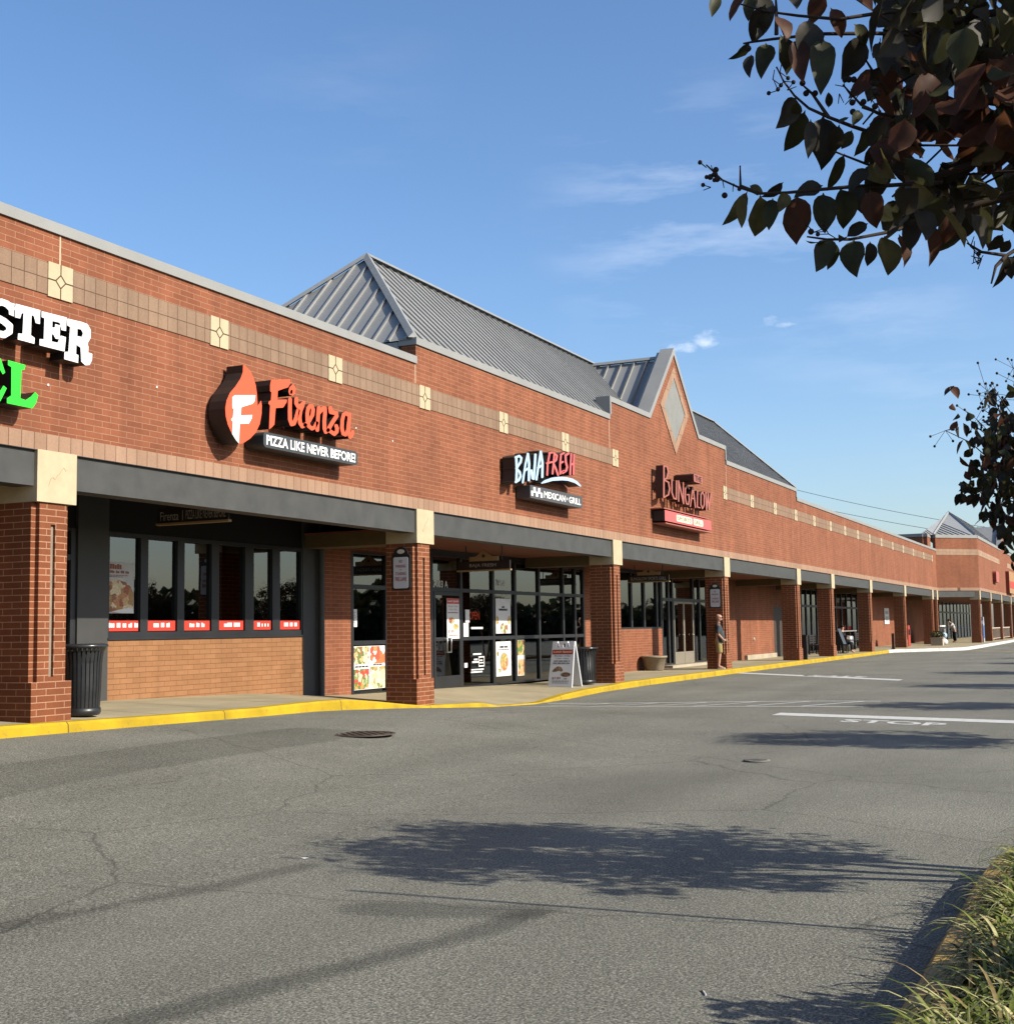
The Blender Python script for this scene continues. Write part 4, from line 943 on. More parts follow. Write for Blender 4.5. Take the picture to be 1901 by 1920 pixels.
# sports bar sign
s = sgn('sports_bar_sign', 'tall narrow brick red letters BUNGALOW over a red SPORTS GRILL light box')
o, k = (1210,850), 12
BUN = [
 [([(418,275),(415,985)],34),([(418,275),(490,300),(515,420),(480,560),(430,590)],32),([(430,600),(520,650),(545,800),(520,930),(420,990)],32)],
 [([(595,590),(597,880),(640,1010),(695,1030),(700,620)],30)],
 [([(748,620),(748,1075)],28),([(748,630),(858,1120)],30),([(852,660),(858,1130)],28)],
 [([(985,790),(940,725),(898,800),(898,1000),(922,1130),(965,1150),(985,1060),(982,930),(940,930)],28)],
 [([(1070,760),(1012,1195)],26),([(1070,760),(1125,1215)],28),([(1040,1010),(1100,1020)],24)],
 [([(1172,850),(1168,1205),(1225,1225)],26)],
 [([(1285,865),(1250,930),(1248,1150),(1285,1245),(1322,1160),(1322,950),(1285,865)],26)],
 [([(1355,875),(1375,1275),(1412,910),(1430,1265),(1475,905)],26)]]
for st in BUN:
    mb = MB(); strokes_mesh(mb, o, k, st, y0=-.36, y1=-.14); mb.build('tall_letter', [M_redlet, mat('letter_side', (.05,.02,.015), .5, .3) if 'M_lside' not in globals() else M_lside], s)
    M_lside = bpy.data.materials['letter_side']
mb = MB(); mb.box(34.9, 39.2, -.139, -.09, 5.42, 5.47)
for x in (35.2, 36.6, 38.0, 38.9): mb.box(x-.02, x+.02, -.0899, .0, 5.425, 5.465)
mb.build('mounting_rail', M_lside, s)
mb = MB(); x0_, z0_ = sign_pt(1210+870/12, 850+640/12); x1_, z1_ = sign_pt(1210+1045/12, 850+455/12)
rbox(mb, 36.75, 37.62, 5.78, 6.02, -.62, -.04, .06, 0, 1); th = mb.build('the_box', [M_redlet, M_lside], s)
mb = MB(); put_text(mb, 'THE', (36.86,-.625,5.815), FX, FZ, .65, .17, bold=.02); mb.build('box_lettering', M_lside, th)
mb = MB(); rbox(mb, 34.72, 39.20, 4.50, 4.80, -.38, -.03, .01, 0, 1); lb = mb.build('light_box', [M_salmon, M_signblk], s)
mb = MB(); rbox(mb, 35.75, 37.22, 4.555, 4.745, -.386, -.381, .05); rbox(mb, 37.36, 38.33, 4.555, 4.745, -.386, -.381, .05); mb.build('lettering_plate', M_creamlet, lb)
mb = MB(); put_text(mb, 'SPORTS', (35.84,-.389,4.59), FX, FZ, 1.28, .12, bold=.02); put_text(mb, 'GRILL', (37.45,-.389,4.59), FX, FZ, .78, .12, bold=.02); mb.build('box_lettering', mat('letter_olive', (.22,.20,.12), .6, .2), lb)
mb = MB(); mb.box(34.6, 38.9, -.40, -.02, 4.83, 4.86); mb.box(34.72, 39.2, -.40, -.02, 4.42, 4.45); mb.build('light_rail', M_redlet, s)
# far wall signs
s = sgn('far_wall_sign', 'small pink and red channel sign high on the far brick wall', loc=(109.3,-2.5,5.1))
mb = MB(); rbox(mb, -1.4, 1.0, -.42, .42, -.28, -.02, .2, 0, 1); mb.build('sign_face', [mat('faded_pink', (.42,.13,.10), .6, .2), mat('faded_red', (.26,.06,.045), .6, .2)], s)
s = sgn('far_wall_sign', 'tall red and yellow letter sign at the right end of the far brick wall', loc=(122.5,-2.5,5.0))
mb = MB(); rbox(mb, -2.6, 2.8, -.95, .95, -.3, -.02, .1, 0, 1); f_ = mb.build('sign_face', [mat('sign_yellow', (.40,.22,.10), .6, .2), mat('faded_red', (.26,.06,.045), .6, .2)], s)
mb = MB(); rbox(mb, -2.2, 2.4, -.5, .1, -.32, -.302, .05); mb.build('sign_lettering', M_red, f_)

# ------------------------------------------------------------------ blade signs under the canopy (they face along the walkway)
def blade(x, ya, yb, z0, z1, label, text, crest, parts_text):
    s = sgn('hanging_sign', label, 'sign', 'hanging shop signs under the walkway roof')
    mb = MB(); mb.box(x, x+.05, yb, ya, z0+.035, z1); bd = mb.build('sign_board', mat('blade_brown', (.028,.018,.014), .5, .3), s)
    mb = MB(); mb.box(x-.015, x+.065, yb-.02, ya+.02, z0, z0+.034); mb.build('bottom_rail', M_gold, s)
    mb = MB()
    for (t_, y_, w_, h_, z_) in parts_text: put_text(mb, t_, (x-.004, y_, z_), BX, FZ, w_, h_, bold=.004)
    mb.build('sign_lettering', M_grey, bd)
    if crest:
        yc = (ya+yb)/2; q = [(-.36,0),(.36,0),(.36,.10),(.20,.10),(0,.25),(-.20,.10),(-.36,.10)]
        mb = MB(); mb.prism(q, (x,yc,z1+.003), (0,1,0), FZ, (.05,0,0)); cr2 = mb.build('crest', M_gold, s)
        mb = MB(); mb.prism([(-.045,.11),(0,.065),(.045,.11),(0,.155)], (x-.006,yc,z1+.003), (0,1,0), FZ, (.005,0,0)); mb.build('crest_diamond', M_signblk, cr2)
    mb = MB(); mb.tube([(x+.025,ya-.2,z1),(x+.025,ya-.2,3.75 if x < 21 else 3.42)], .012, 6); mb.tube([(x+.025,yb+.2,z1),(x+.025,yb+.2,3.75 if x < 21 else 3.42)], .012, 6); mb.build('hanger_rod', M_signblk, s)
blade(16.12, 1.76, .40, 3.235, 3.51, 'dark blade sign with thin tan rail hanging before the pizza shop windows', '', False, [('Firenza', 1.70, .36, .14, 3.305), ('|', 1.27, .015, .16, 3.295), ('PIZZA LIKE NEVER BEFORE', 1.20, .76, .14, 3.31)])
blade(26.18, 1.70, .40, 2.845, 3.07, 'dark blade sign reading BAJA FRESH under a tan peaked crest', '', True, [('BAJA FRESH', 1.40, .66, .095, 2.92)])
blade(37.28, 1.68, .40, 2.885, 3.10, 'dark blade sign reading BUNGALOW SPORTS GRILL under a tan peaked crest', '', True, [('BUNGALOW SPORTS GRILL', 1.60, 1.12, .10, 2.95)])

# fire lane signs on the pillars' left faces
def fire_lane(x, label, yc=.315, z0=2.30):
    s = sgn('fire_lane_sign', label, 'sign', 'fire lane signs on the pillars')
    def rr(w_, h_, r, zc):
        P = []
        for cx, cz, a0 in ((w_/2-r,h_/2-r,0),(-w_/2+r,h_/2-r,90),(-w_/2+r,-h_/2+r,180),(w_/2-r,-h_/2+r,270)):
            for q in range(6): a = R(a0+q*18); P.append((cx+r*math.cos(a), zc+cz+r*math.sin(a)))
        return P
    mb = MB(); zc = z0+.335; mb.prism(rr(.39,.67,.05,zc), (x-.03,yc,0), BX, FZ, (.029,0,0))
    el = [(.15*math.cos(R(a)), z0+.675+.125*math.sin(R(a))) for a in range(0, 181, 15)]
    mb.prism([(-.15,z0+.66)] + [(-p[0], p[1]) for p in el] + [(.15,z0+.66)], (x-.029,yc,0), BX, FZ, (.027,0,0)); b_ = mb.build('sign_back', M_signblk, s)
    mb = MB(); mb.prism(rr(.32,.585,.035,zc-.015), (x-.034,yc,0), BX, FZ, (.003,0,0)); fc = mb.build('sign_face', mat('fire_white', (.66,.66,.66), .5, .3), s)
    mb = MB(); mb.prism([(.078*math.cos(R(a)), z0+.715+.042*math.sin(R(a))) for a in range(0,360,20)], (x-.034,yc,0), BX, FZ, (.003,0,0)); mb.build('oval_plate', mat('fire_cream', (.70,.66,.56), .5, .3), s)
    mb = MB()
    for t_, w_, h_, z_ in (('NO',.07,.055,.505),('PARKING',.21,.055,.415),('OR',.035,.025,.365),('STANDING',.225,.055,.275),('FIRE LANE',.245,.075,.165)):
        put_text(mb, t_, (x-.0365, yc+w_/2, z0+z_), BX, FZ, w_, h_, bold=.02)
    mb.build('sign_lettering', mat('fire_red', (.38,.09,.06), .6, .2), fc)
fire_lane(21.25, 'black framed fire lane sign on the pillar left of the middle shop doors')
fire_lane(41.80, 'black framed fire lane sign on the pillar above the standing man', z0=2.15)

def bars(mb, x, z, w_, h_, y, seed=0, words=3):
    """a line of print too small to read: letter sized blocks in words"""
    r3 = random.Random(seed); cx = x; n = max(int(w_/(h_*.62)), 4); lw = w_/n
    for i in range(n):
        if i and i % max(n//words, 2) == 0: continue
        a = x + i*lw; hh = h_*r3.choice((1, 1, .78, .9)); mb.box(a+lw*.08, a+lw*.9, y, y+.001, z, z+hh)
# ------------------------------------------------------------------ posters, stickers and window lettering
def poster(name, label, x0, x1, z0, z1, y, cat='poster', paper=M_paper, group=None):
    s = sgn(name, label, cat, group); mb = MB(); mb.box(x0, x1, y, y+.004, z0, z1); mb.build('sheet', paper, s); return s
def pic(s, P, y, mt, name='picture'):
    mb = MB(); mb.prism(P, (0,y,0), FX, FZ, (0,.0015,0)); return mb.build(name, mt, s)
def ell(cx, cz, rx, rz, n=20): return [(cx+rx*math.cos(2*math.pi*i/n), cz+rz*math.sin(2*math.pi*i/n)) for i in range(n)]
yg = YW + .035
s = poster('pizza_poster', 'grey poster with a big plate of pasta in the first shop window', 15.89, 16.48, 1.88, 2.70, yg, paper=mat('grey_paper', (.52,.52,.52), .5, .3, var=.08))
pic(s, [(15.892,1.90),(16.05,1.885),(16.47,1.885),(16.47,2.20),(16.40,2.31),(16.28,2.38),(16.10,2.41),(15.98,2.40),(15.892,2.37)], yg-.002, M_pasta)
pic(s, [(15.95,1.90),(16.10,1.93),(16.30,1.96),(16.47,1.96),(16.47,1.885),(16.2,1.885)], yg-.004, M_paper, 'plate')
mb = MB(); bars(mb, 15.92, 2.58, .27, .08, yg-.003, 1, 1); bars(mb, 15.92, 2.515, .44, .042, yg-.003, 2, 4); bars(mb, 15.92, 2.475, .42, .012, yg-.003, 3, 6); bars(mb, 15.92, 2.452, .30, .012, yg-.003, 4, 5)
mb.build('poster_lettering', M_brown, s)
yr = YW + .03
for i, (a, b) in enumerate(wins):
    s = poster('window_sticker', ['red window strip below the pasta poster with white words filling its width', 'red window strip with white words in the second window from the poster', 'red window strip beside a bright glint in the third pizza shop window', 'red window strip in the unlit fourth pizza shop window', 'red window strip below the far table legs in the fifth window', 'red window strip at the right end of the pizza shop windows'][i], a+.015, b-.015, 1.597, 1.77, yr, 'sticker', M_red, 'red strips along the pizza shop windows')
    wd = (b-a)*(.94 if i == 0 else .62); x = (a+b)/2 - wd/2 + (.0 if i == 0 else .03)
    mb = MB()
    n = (3,2,2,1,2,2)[i]; xx = x
    bars(mb, x, 1.655, wd, .072, yr-.003, 10+i, n+1); mb.build('sticker_lettering', M_white, s)
s = poster('salad_poster', 'four panel food poster of tacos and salads behind the low pane beside the pillar', 23.08, 24.35, .335, 1.235, YW+.03)
for P, mt in (([(23.09,.86),(23.69,.86),(23.69,1.225),(23.09,1.225)], M_taco), ([(23.74,.86),(24.34,.86),(24.34,1.225),(23.74,1.225)], food('tomato_print', [(.75,.72,.68),(.65,.10,.05),(.70,.18,.06),(.80,.78,.74),(.5,.3,.12)], 9, 21)), ([(23.09,.345),(23.69,.345),(23.69,.76),(23.09,.76)], M_salad), ([(23.74,.345),(24.34,.345),(24.34,.80),(23.74,.80)], food('wrap_print', [(.80,.70,.48),(.62,.34,.15),(.74,.58,.34),(.25,.28,.08),(.82,.74,.56)], 11, 31))): pic(s, P, YW+.028, mt)
mb = MB(); bars(mb, 23.13, .795, .52, .034, YW+.026, 5, 4); bars(mb, 23.86, .822, .38, .03, YW+.026, 6, 3); mb.build('poster_lettering', M_ink, s)
s = poster('paper_notice', 'small white paper notice taped to the glass above the four panel food poster', 23.03, 23.23, 1.635, 2.00, YW+.03, 'notice')
mb = MB()
for q in range(7): mb.box(23.06, 23.06+.12*(1-.3*(q%3)/2), YW+.027, YW+.029, 1.72+q*.035, 1.735+q*.035)
mb.build('notice_lettering', M_grey, s)
yd = YW - .018
s = poster('lunch_poster', 'tall white lunch special poster with red heading on the glass door', 27.10, 27.73, 1.34, 2.285, yd)
pic(s, [(27.105,2.16),(27.725,2.16),(27.725,2.28),(27.105,2.28)], yd-.002, M_red, 'heading')
mb = MB(); put_text(mb, 'Lunch Special', (27.14,yd-.004,2.185), FX, FZ, .55, .07, bold=.015); mb.build('heading_lettering', M_white, s)
mb = MB(); put_text(mb, 'Monday - Friday', (27.17,yd-.002,2.07), FX, FZ, .48, .055); put_text(mb, '11:00am - 2:00pm', (27.2,yd-.002,2.0), FX, FZ, .42, .045); bars(mb, 27.15, 1.94, .52, .028, yd-.002, 7, 6); put_text(mb, '$7.89', (27.15,yd-.002,1.47), FX, FZ, .30, .075, bold=.015); bars(mb, 27.2, 1.41, .45, .022, yd-.002, 8, 5); mb.build('poster_lettering', M_brown, s)
pic(s, ell(27.33,1.77,.14,.08), yd-.002, M_taco); pic(s, ell(27.54,1.62,.13,.07), yd-.002, M_bowl)
s = poster('menu_poster', 'white poster with small food pictures in the tall pane above the oval bowl poster', 29.82, 30.70, 1.44, 2.325, YW+.03)
pic(s, ell(30.3,1.58,.22,.14), YW+.028, M_taco); pic(s, ell(29.9,1.78,.08,.11), YW+.028, M_bowl); pic(s, ell(30.6,1.78,.09,.11), YW+.028, M_bowl)
mb = MB(); bars(mb, 30.17, 2.09, .16, .05, YW+.027, 9, 1); bars(mb, 30.0, 2.02, .5, .055, YW+.027, 10, 1); mb.build('poster_lettering', M_ink, s)
s = poster('menu_poster', 'white poster with one large oval food bowl in a low shop pane', 29.80, 30.69, .36, 1.235, YW+.03)
pic(s, ell(30.27,.72,.27,.25), YW+.028, mat('plate_grey', (.45,.45,.45), .5, .3)); pic(s, ell(30.27,.72,.21,.22), YW+.0265, M_bowl); pic(s, ell(29.9,.93,.07,.06), YW+.028, M_taco); pic(s, ell(30.0,.5,.09,.06), YW+.028, M_salad)
mb = MB(); bars(mb, 30.02, 1.075, .46, .05, YW+.027, 11, 2); bars(mb, 29.95, 1.02, .6, .02, YW+.027, 12, 6); mb.build('poster_lettering', M_ink, s)
s = poster('narrow_poster', 'narrow two panel poster of burritos in the low pane nearest the sandwich board', 31.07, 31.56, .33, 1.26, YW+.03)
pic(s, [(31.075,.86),(31.555,.86),(31.555,1.255),(31.075,1.255)], YW+.028, food('burrito_print', [(.12,.22,.05),(.60,.46,.22),(.20,.10,.04),(.45,.32,.08)], 10, 41)); pic(s, [(31.12,.34),(31.555,.34),(31.555,.76),(31.12,.76)], YW+.028, food('wraps_print', [(.72,.58,.36),(.45,.20,.08),(.62,.40,.2),(.2,.24,.07)], 10, 51))
# neon OPEN sign in the pane beside the door
s = sgn('open_sign', 'red neon OPEN sign inside the glass right of the shop door'); M_neon = mat('neon_red', (.6,.08,.03), .5, .3, emit=((1,.12,.05), .55))
mb = MB(); put_text(mb, 'OPEN', (28.42,YW+.07,1.79), FX, FZ, .56, .20, bold=.0); mb.build('neon_lettering', M_neon, s)
mb = MB(); mb.tube([(28.38+.32*(1-math.cos(R(a))), YW+.09, 1.93+.14*math.sin(R(a))) for a in range(0,181,15)], .011, 6); mb.tube([(28.38,YW+.09,1.93),(28.38,YW+.09,1.76)], .011, 6); mb.tube([(29.02,YW+.09,1.93),(29.02,YW+.09,1.76)], .011, 6); mb.build('neon_border', M_grey, s)
for lab, x, z, w_, h_, y_ in (('white street number 7003 A on the glass above the shop door', 26.56, 2.53, .70, .17, YW+.03), ('white street number 7003A on the high pane right of the hanging sign', 29.92, 2.655, .50, .16, YW+.03)):
    mb = MB(); put_text(mb, '7003 A' if '7003 A ' in lab else '7003A', (x,y_,z), FX, FZ, w_, h_, bold=.02); tag(mb.build('street_number', mat('vinyl', (.62,.62,.58), .6, .2), None), lab, 'street number')
# stickers around the open sign
s = sgn('window_stickers', 'cluster of white stickers and notices on the glass right of the shop door', 'stickers')
for a, b, c, d in ((28.12,28.34,1.72,2.03),(28.02,28.28,1.36,1.71),(28.42,29.06,1.56,1.61),(28.5,28.95,.93,.97),(28.55,28.75,.80,.84),(28.45,28.80,.74,.78),(28.4,29.08,.56,.59),(28.38,29.0,.50,.535),(28.04,28.20,.64,.75)): mb = MB(); mb.box(a, b, YW+.02, YW+.024, c, d); mb.build('sticker', M_paper, s)
mb = MB()
for a, b in ((28.80,29.12),): 
    mb.box(a, b, YW+.02, YW+.024, .64, .67); mb.box(a, b, YW+.02, YW+.024, .86, .89); mb.box(a, a+.03, YW+.02, YW+.024, .67, .86); mb.box(b-.03, b, YW+.02, YW+.024, .67, .86)
    mb.box(a+.06, b-.06, YW+.02, YW+.024, .72, .75); mb.box(a+.06, b-.1, YW+.02, YW+.024, .78, .81)
mb.build('framed_sticker', M_paper, s)
# framed sign on the wall further on
s = poster('framed_notice', 'white framed notice on the far brick wall beyond the benches', 87.6, 89.4, 1.55, 2.6, YW-.05, 'notice')
mb = MB(); mb.box(87.9, 89.1, YW-.054, YW-.051, 1.75, 2.05); mb.box(87.9, 89.1, YW-.054, YW-.051, 2.2, 2.4); mb.build('notice_lettering', M_grey, s)

# ------------------------------------------------------------------ walkway objects
def sandwich_board(loc, rz):
    s = empty('sandwich_board', 'white A-frame sandwich board advertising a lunch special at $7.89', 'sandwich board', loc=loc)
    W_, Hh, sp = .66, 1.16, .27
    M_wp = mat('board_white', (.80,.80,.80), .45, .4, var=.04)
    ln = math.hypot(Hh, sp); tx = Vector((sp/ln, 0, Hh/ln))      # local up of the front panel; front faces -X
    def panel(sx):
        mb = MB(); up = Vector((-sx*sp/ln*-1*-1, 0, Hh/ln)) if False else Vector((-sx*sp/ln, 0, Hh/ln)); org = Vector((sx*sp, 0, 0)); n = Vector((sx*Hh/ln, 0, sp/ln)).normalized()*.035
        P = [(-W_/2,.0),(-W_/2+.08,.0),(-W_/2+.09,.05),(W_/2-.09,.05),(W_/2-.08,0),(W_/2,0),(W_/2-.03,ln-.17)]
        def pr(poly): mb.prism(poly, org, (0,1,0), up, n)
        pr([(-W_/2,.06),(W_/2,.06),(W_/2-.025,ln-.15),(-W_/2+.025,ln-.15)])
        for a, b in ((-W_/2,-W_/2+.09),(W_/2-.09,W_/2)): pr([(a,0),(b,0),(b,.0595),(a,.0595)])
        for a, b in ((-W_/2+.027,-W_/2+.16),(W_/2-.16,W_/2-.027)): pr([(a,ln-.1495),(b,ln-.1495),(b,ln),(a,ln)])
        pr([(-.11,ln-.1495),(-.06,ln-.1495),(-.06,ln),(-.11,ln)]); pr([(.06,ln-.1495),(.11,ln-.1495),(.11,ln),(.06,ln)]); pr([(-.0595,ln-.045),(.0595,ln-.045),(.0595,ln),(-.0595,ln)])
        return mb.build('board_panel', M_wp, s), org, up, n
    panel(1)
    f, org, up, n = panel(-1)
    def on(mb, body, y, h_, wd, ht, bold=0.0): put_text(mb, body, org + n*1.06 + up*h_ + Vector((0, y + wd/2, 0)), (0,-1,0), up, wd, ht, bold=bold)
    mb = MB(); mb.prism([(-.285,.865),(.285,.865),(.285,.985),(-.285,.985)], org+n*1.002, (0,-1,0), up, n*.03); mb.build('heading', mat('board_red', (.42,.055,.035), .5, .3), f)
    mb = MB(); on(mb, 'Lunch Special', 0, .895, .50, .062, .02); mb.build('heading_lettering', M_creamlet, f)
    mb = MB(); on(mb, 'Monday - Friday', 0, .80, .44, .045, .012); on(mb, '11:00am - 2:00pm', 0, .74, .36, .036, .01); 
    r3 = random.Random(9)
    for h_, wd, ht, y0_ in ((.685,.44,.030,0),(.63,.48,.028,0),(.19,.46,.020,0),(.145,.44,.016,0),(.245,.09,.024,-.13)):
        n_ = int(wd/(ht*.7)); lw = wd/n_
        for i in range(n_):
            if i % 6 == 5: continue
            a = y0_ + wd/2 - i*lw; p = org + n*1.04 + up*h_; mb.prism([(0,0),(lw*.75,0),(lw*.75,ht*r3.choice((1,.8))),(0,ht*.9)], p + Vector((0,a,0)), (0,-1,0), up, n*.02)
    mb.build('board_lettering', M_ink, f)
    mb = MB(); on(mb, '$7.89', .12, .235, .24, .065, .02); mb.build('price_lettering', M_brown, f)
    mb = MB(); mb.prism([(-.25,.435),(-.21,.50),(-.12,.565),(-.02,.56),(.03,.50),(.04,.45),(0,.435),(-.06,.455),(-.14,.435),(-.22,.425)], org+n*1.002, (0,-1,0), up, n*.03)
    mb.prism(ell(.13,.36,.135,.058), org+n*1.002, (0,-1,0), up, n*.03); mb.build('food_picture', food('board_food', [(.20,.09,.05),(.34,.16,.09),(.13,.06,.04),(.42,.30,.16),(.18,.16,.06)], 22, 5), f)
    s.rotation_euler = (0,0,rz); return s
sandwich_board((29.95,.72,.055), R(-4))

M_can = mat('black_steel', (.020,.021,.022), .38, .45, var=.2, vscale=4)
def litter_bin(label, loc, slats=True, r=.31, h=.96):
    s = empty('litter_bin', label, 'bin', loc=loc); mb = MB()
    n = 30
    for k in range(n):
        a = 2*math.pi*k/n; ca, sa = math.cos(a), math.sin(a); t = Vector((-sa, ca, 0))*.020
        pts = [(r-.045,.09),(r-.03,.35),(r-.02,.70),(r,.84),(r+.035,.90)]
        L_ = []
        for q, (rr_, z) in enumerate(pts): p = Vector((ca*rr_, sa*rr_, z)); L_ += [p-t, p+t]
        mb.add(L_, [(2*q, 2*q+1, 2*q+3, 2*q+2) for q in range(len(pts)-1)])
        L2 = [Vector((v.x-ca*.008, v.y-sa*.008, v.z)) for v in L_]; mb.add(L2, [(2*q+2, 2*q+3, 2*q+1, 2*q) for q in range(len(pts)-1)])
    mb.build('slatted_body', M_can, s)
    mb = MB(); mb.lathe(0, 0, [(r+.02,.895),(r+.055,.905),(r+.055,.935),(r+.01,.95),(r-.06,.94),(r-.06,.91)], 32); mb.build('rim', mat('bin_rim', (.03,.03,.032), .25, .5), s)
    mb = MB(); mb.lathe(0, 0, [(.01,.03),(r-.05,.03),(r-.03,.06),(r-.03,.12),(r-.06,.13)], 28); mb.lathe(0, 0, [(r-.07,.12),(r-.065,.86),(r-.09,.86),(.01,.845)], 28); mb.build('liner', M_can, s)
    return s
litter_bin('black slatted litter bin standing beside the nearest brick pillar', (13.10,.42,walk_z(13.1,.4)-.01), r=.275)
litter_bin('black slatted litter bin behind the sandwich board', (30.95,.62,walk_z(30.95,.6)-.005), r=.33)
# ash post by the pillar
s = empty('ash_post', 'slim dark ash post standing right of the pillar beyond the man', 'ash post', loc=(53.35,.02,.15)); mb = MB(); mb.prism([(-.04,0),(.04,0),(.10,.95),(-.10,.95)], (0,-.09,0), FX, FZ, (0,.18,0)); mb.build('post_body', mat('ash_brown', (.035,.028,.024), .6, .3), s)
mb = MB(); mb.box(-.12, .12, -.11, .11, .952, .99); mb.build('post_cap', M_can, s)
# clay planter
s = empty('planter_pot', 'round terracotta and grey planter pot in front of the sports bar brick sill', 'planter', loc=(40.55,2.05,.15))
mb = MB(); mb.lathe(0, 0, [(.01,0),(.27,0),(.30,.03),(.38,.40),(.42,.41),(.42,.47),(.37,.47),(.35,.40),(.01,.40)], 32); mb.build('pot', mat('pot_stone', (.30,.24,.17), .85, .2, var=.15), s)
mb = MB(); mb.lathe(0, 0, [(.01,.425),(.34,.42)], 20); mb.build('soil', M_dark, s)
tag((lambda m_: (m_.box(41.55,41.66,2.38,2.46,.15,.42), m_.box(41.57,41.64,2.40,2.46,.42,.50), m_.build('door_stop_post', M_signblk))[2])(MB()), 'short dark pipe stub right of the planter pot', 'pipe stub')
# utility cap on the blank wall
mb = MB(); mb.lathe(0, 0, [(.01,.05),(.06,.05),(.08,.0)], 12); ob = mb.build('wall_hydrant_cap', M_conc); ob.rotation_euler = (R(90),0,0); ob.location = (54.75,2.49,.98); tag(ob, 'small round metal cap on the blank brick wall right of the man', 'wall cap')
# litter on the road, covers
M_iron = mat('cast_iron', (.075,.055,.042), .6, .4, metal=.3, var=.25, vscale=12, bump=.4, bscale=60)
def cover(label, x, y, r, mt):
    z = road_z(x, y); s = empty('manhole_cover', label, 'manhole cover', loc=(x,y,z)); mb = MB(); mb.lathe(0, 0, [(r,.006),(r,.016),(r-.05,.018),(r-.055,.008)], 40); mb.build('cover_ring', mt, s)
    mb = MB(); mb.lathe(0, 0, [(r-.056,.006),(r-.06,.014),(.001,.014)], 40)
    for i in range(-5,6):
        for j in range(-5,6):
            px_, py_ = i*r*.15, j*r*.15
            if math.hypot(px_, py_) < r*.8 and (i+j) % 2: mb.box(px_-r*.055, px_+r*.055, py_-r*.055, py_+r*.055, .0145, .021)
    mb.build('cover_plate', mt, s); return s
cover('rusty brown cast iron manhole cover in the asphalt lane', 14.45, -3.0, .43, M_iron)
cover('small faint grey valve cover in the asphalt near the middle', 14.67, -8.06, .15, mat('worn_cover', (.20,.19,.165), .8, .2, var=.2, vscale=9))
mb = MB(); mb.tube([(5.345,-10.28,.004),(5.39,-10.255,.004)], .004, 8); mb.tube([(5.39,-10.255,.004),(5.41,-10.244,.004)], .0042, 8, 1); tag(mb.build('cigarette_end', [M_paper, M_gold]), 'white cigarette end lying on the asphalt near the island', 'litter')
mb = MB(); mb.add([(7.49,-6.85,.005),(7.53,-6.86,.009),(7.545,-6.82,.005),(7.505,-6.81,.009)], [(0,1,2,3)]); tag(mb.build('paper_scrap', M_paper), 'tiny white paper scrap lying on the open asphalt', 'litter')
for x, y, a in ((13.2,-1.2,.3),(17.6,-1.9,.1),(9.6,-3.9,-.2),(8.2,-4.4,.2),(21.5,-1.0,.0),(12.4,-6.1,.2)):
    mb = MB(); ribbon(mb, [(x-.16*math.cos(a),y-.16*math.sin(a)),(x+.05,y+.01),(x+.2*math.cos(a),y+.2*math.sin(a)+.03)], .014, .003, 3); tag(mb.build('asphalt_crack', M_asph_d), kind='structure')

# benches, bins and goods along the far walkway
M_bench = mat('dark_bench', (.03,.026,.024), .6, .3)
def bench(label, x, y, rz=0):
    s = empty('park_bench', label, 'bench', 'benches along the far walkway', (x,y,.15)); mb = MB()
    for k in range(4): mb.box(-.9, .9, -.25+k*.13, -.15+k*.13, .42, .46)
    mb.build('seat', M_bench, s); mb = MB()
    for k in range(4): mb.box(-.9, .9, .27, .31, .52+k*.11, .60+k*.11)
    mb.build('backrest', M_bench, s)
    for sx_ in (-.8, .8):
        for sy_ in (-.2, .25): mb = MB(); mb.box(sx_-.03, sx_+.03, sy_-.03, sy_+.03, 0, .42 if sy_ < 0 else .92); mb.build('leg', M_bench, s)
    s.rotation_euler = (0,0,rz); return s
bench('dark slatted bench left of the seated person beyond the sixth pillar', 63.2, 1.6)
bench('dark slatted bench against the far shop windows beside the round grey bin', 75.5, 1.75)
s = empty('menu_stand', 'tilted grey menu panel on a black stand under the walkway', 'menu stand', loc=(64.8,.75,.15)); mb = MB(); mb.box(-.05,.05,-.05,.05,0,.55); mb.box(-.3,.3,-.2,.2,0,.04); mb.build('stand', M_bench, s)
mb = MB(); mb.prism([(-.36,0),(.36,0),(.36,.75),(-.36,.75)], (0,-.12,.45), FX, (0,.35,1), (0,.03,0)); mb.build('panel', mat('panel_grey', (.06,.066,.072), .4, .4), s)
s = empty('round_bin', 'round grey drum bin beside the pillar of the far benches', 'bin', loc=(70.6,1.6,.15)); mb = MB(); mb.lathe(0, 0, [(.01,0),(.27,0),(.29,.3),(.29,.75),(.25,.8),(.01,.82)], 20); mb.build('drum', mat('drum_grey', (.24,.25,.26), .45, .4, metal=.3), s); mb = MB(); mb.lathe(0,0,[(.293,.55),(.303,.56),(.303,.6),(.293,.61)],20); mb.build('band', M_bench, s)
s = empty('serving_table', 'long dark table with a pale top edge behind the bench', 'table', loc=(73.2,2.2,.15)); mb = MB(); mb.box(-2.2,2.2,-.2,.2,1.02,1.08); mb.build('table_top', mat('table_grey', (.25,.24,.23), .5, .3), s)
for a in (-2.05,-.7,.7,2.05): mb = MB(); mb.box(a-.04,a+.04,-.1,.1,0,1.02); mb.build('leg', M_bench, s)
mb = MB(); mb.box(75.42,75.56,-.02,.12,.15,1.02); mb.box(75.38,75.60,-.05,.15,.15,.2); tag(mb.build('bollard', mat('bollard_brown', (.085,.045,.03), .6, .3)), 'brown square bollard at the kerb where the yellow paint turns white', 'bollard')
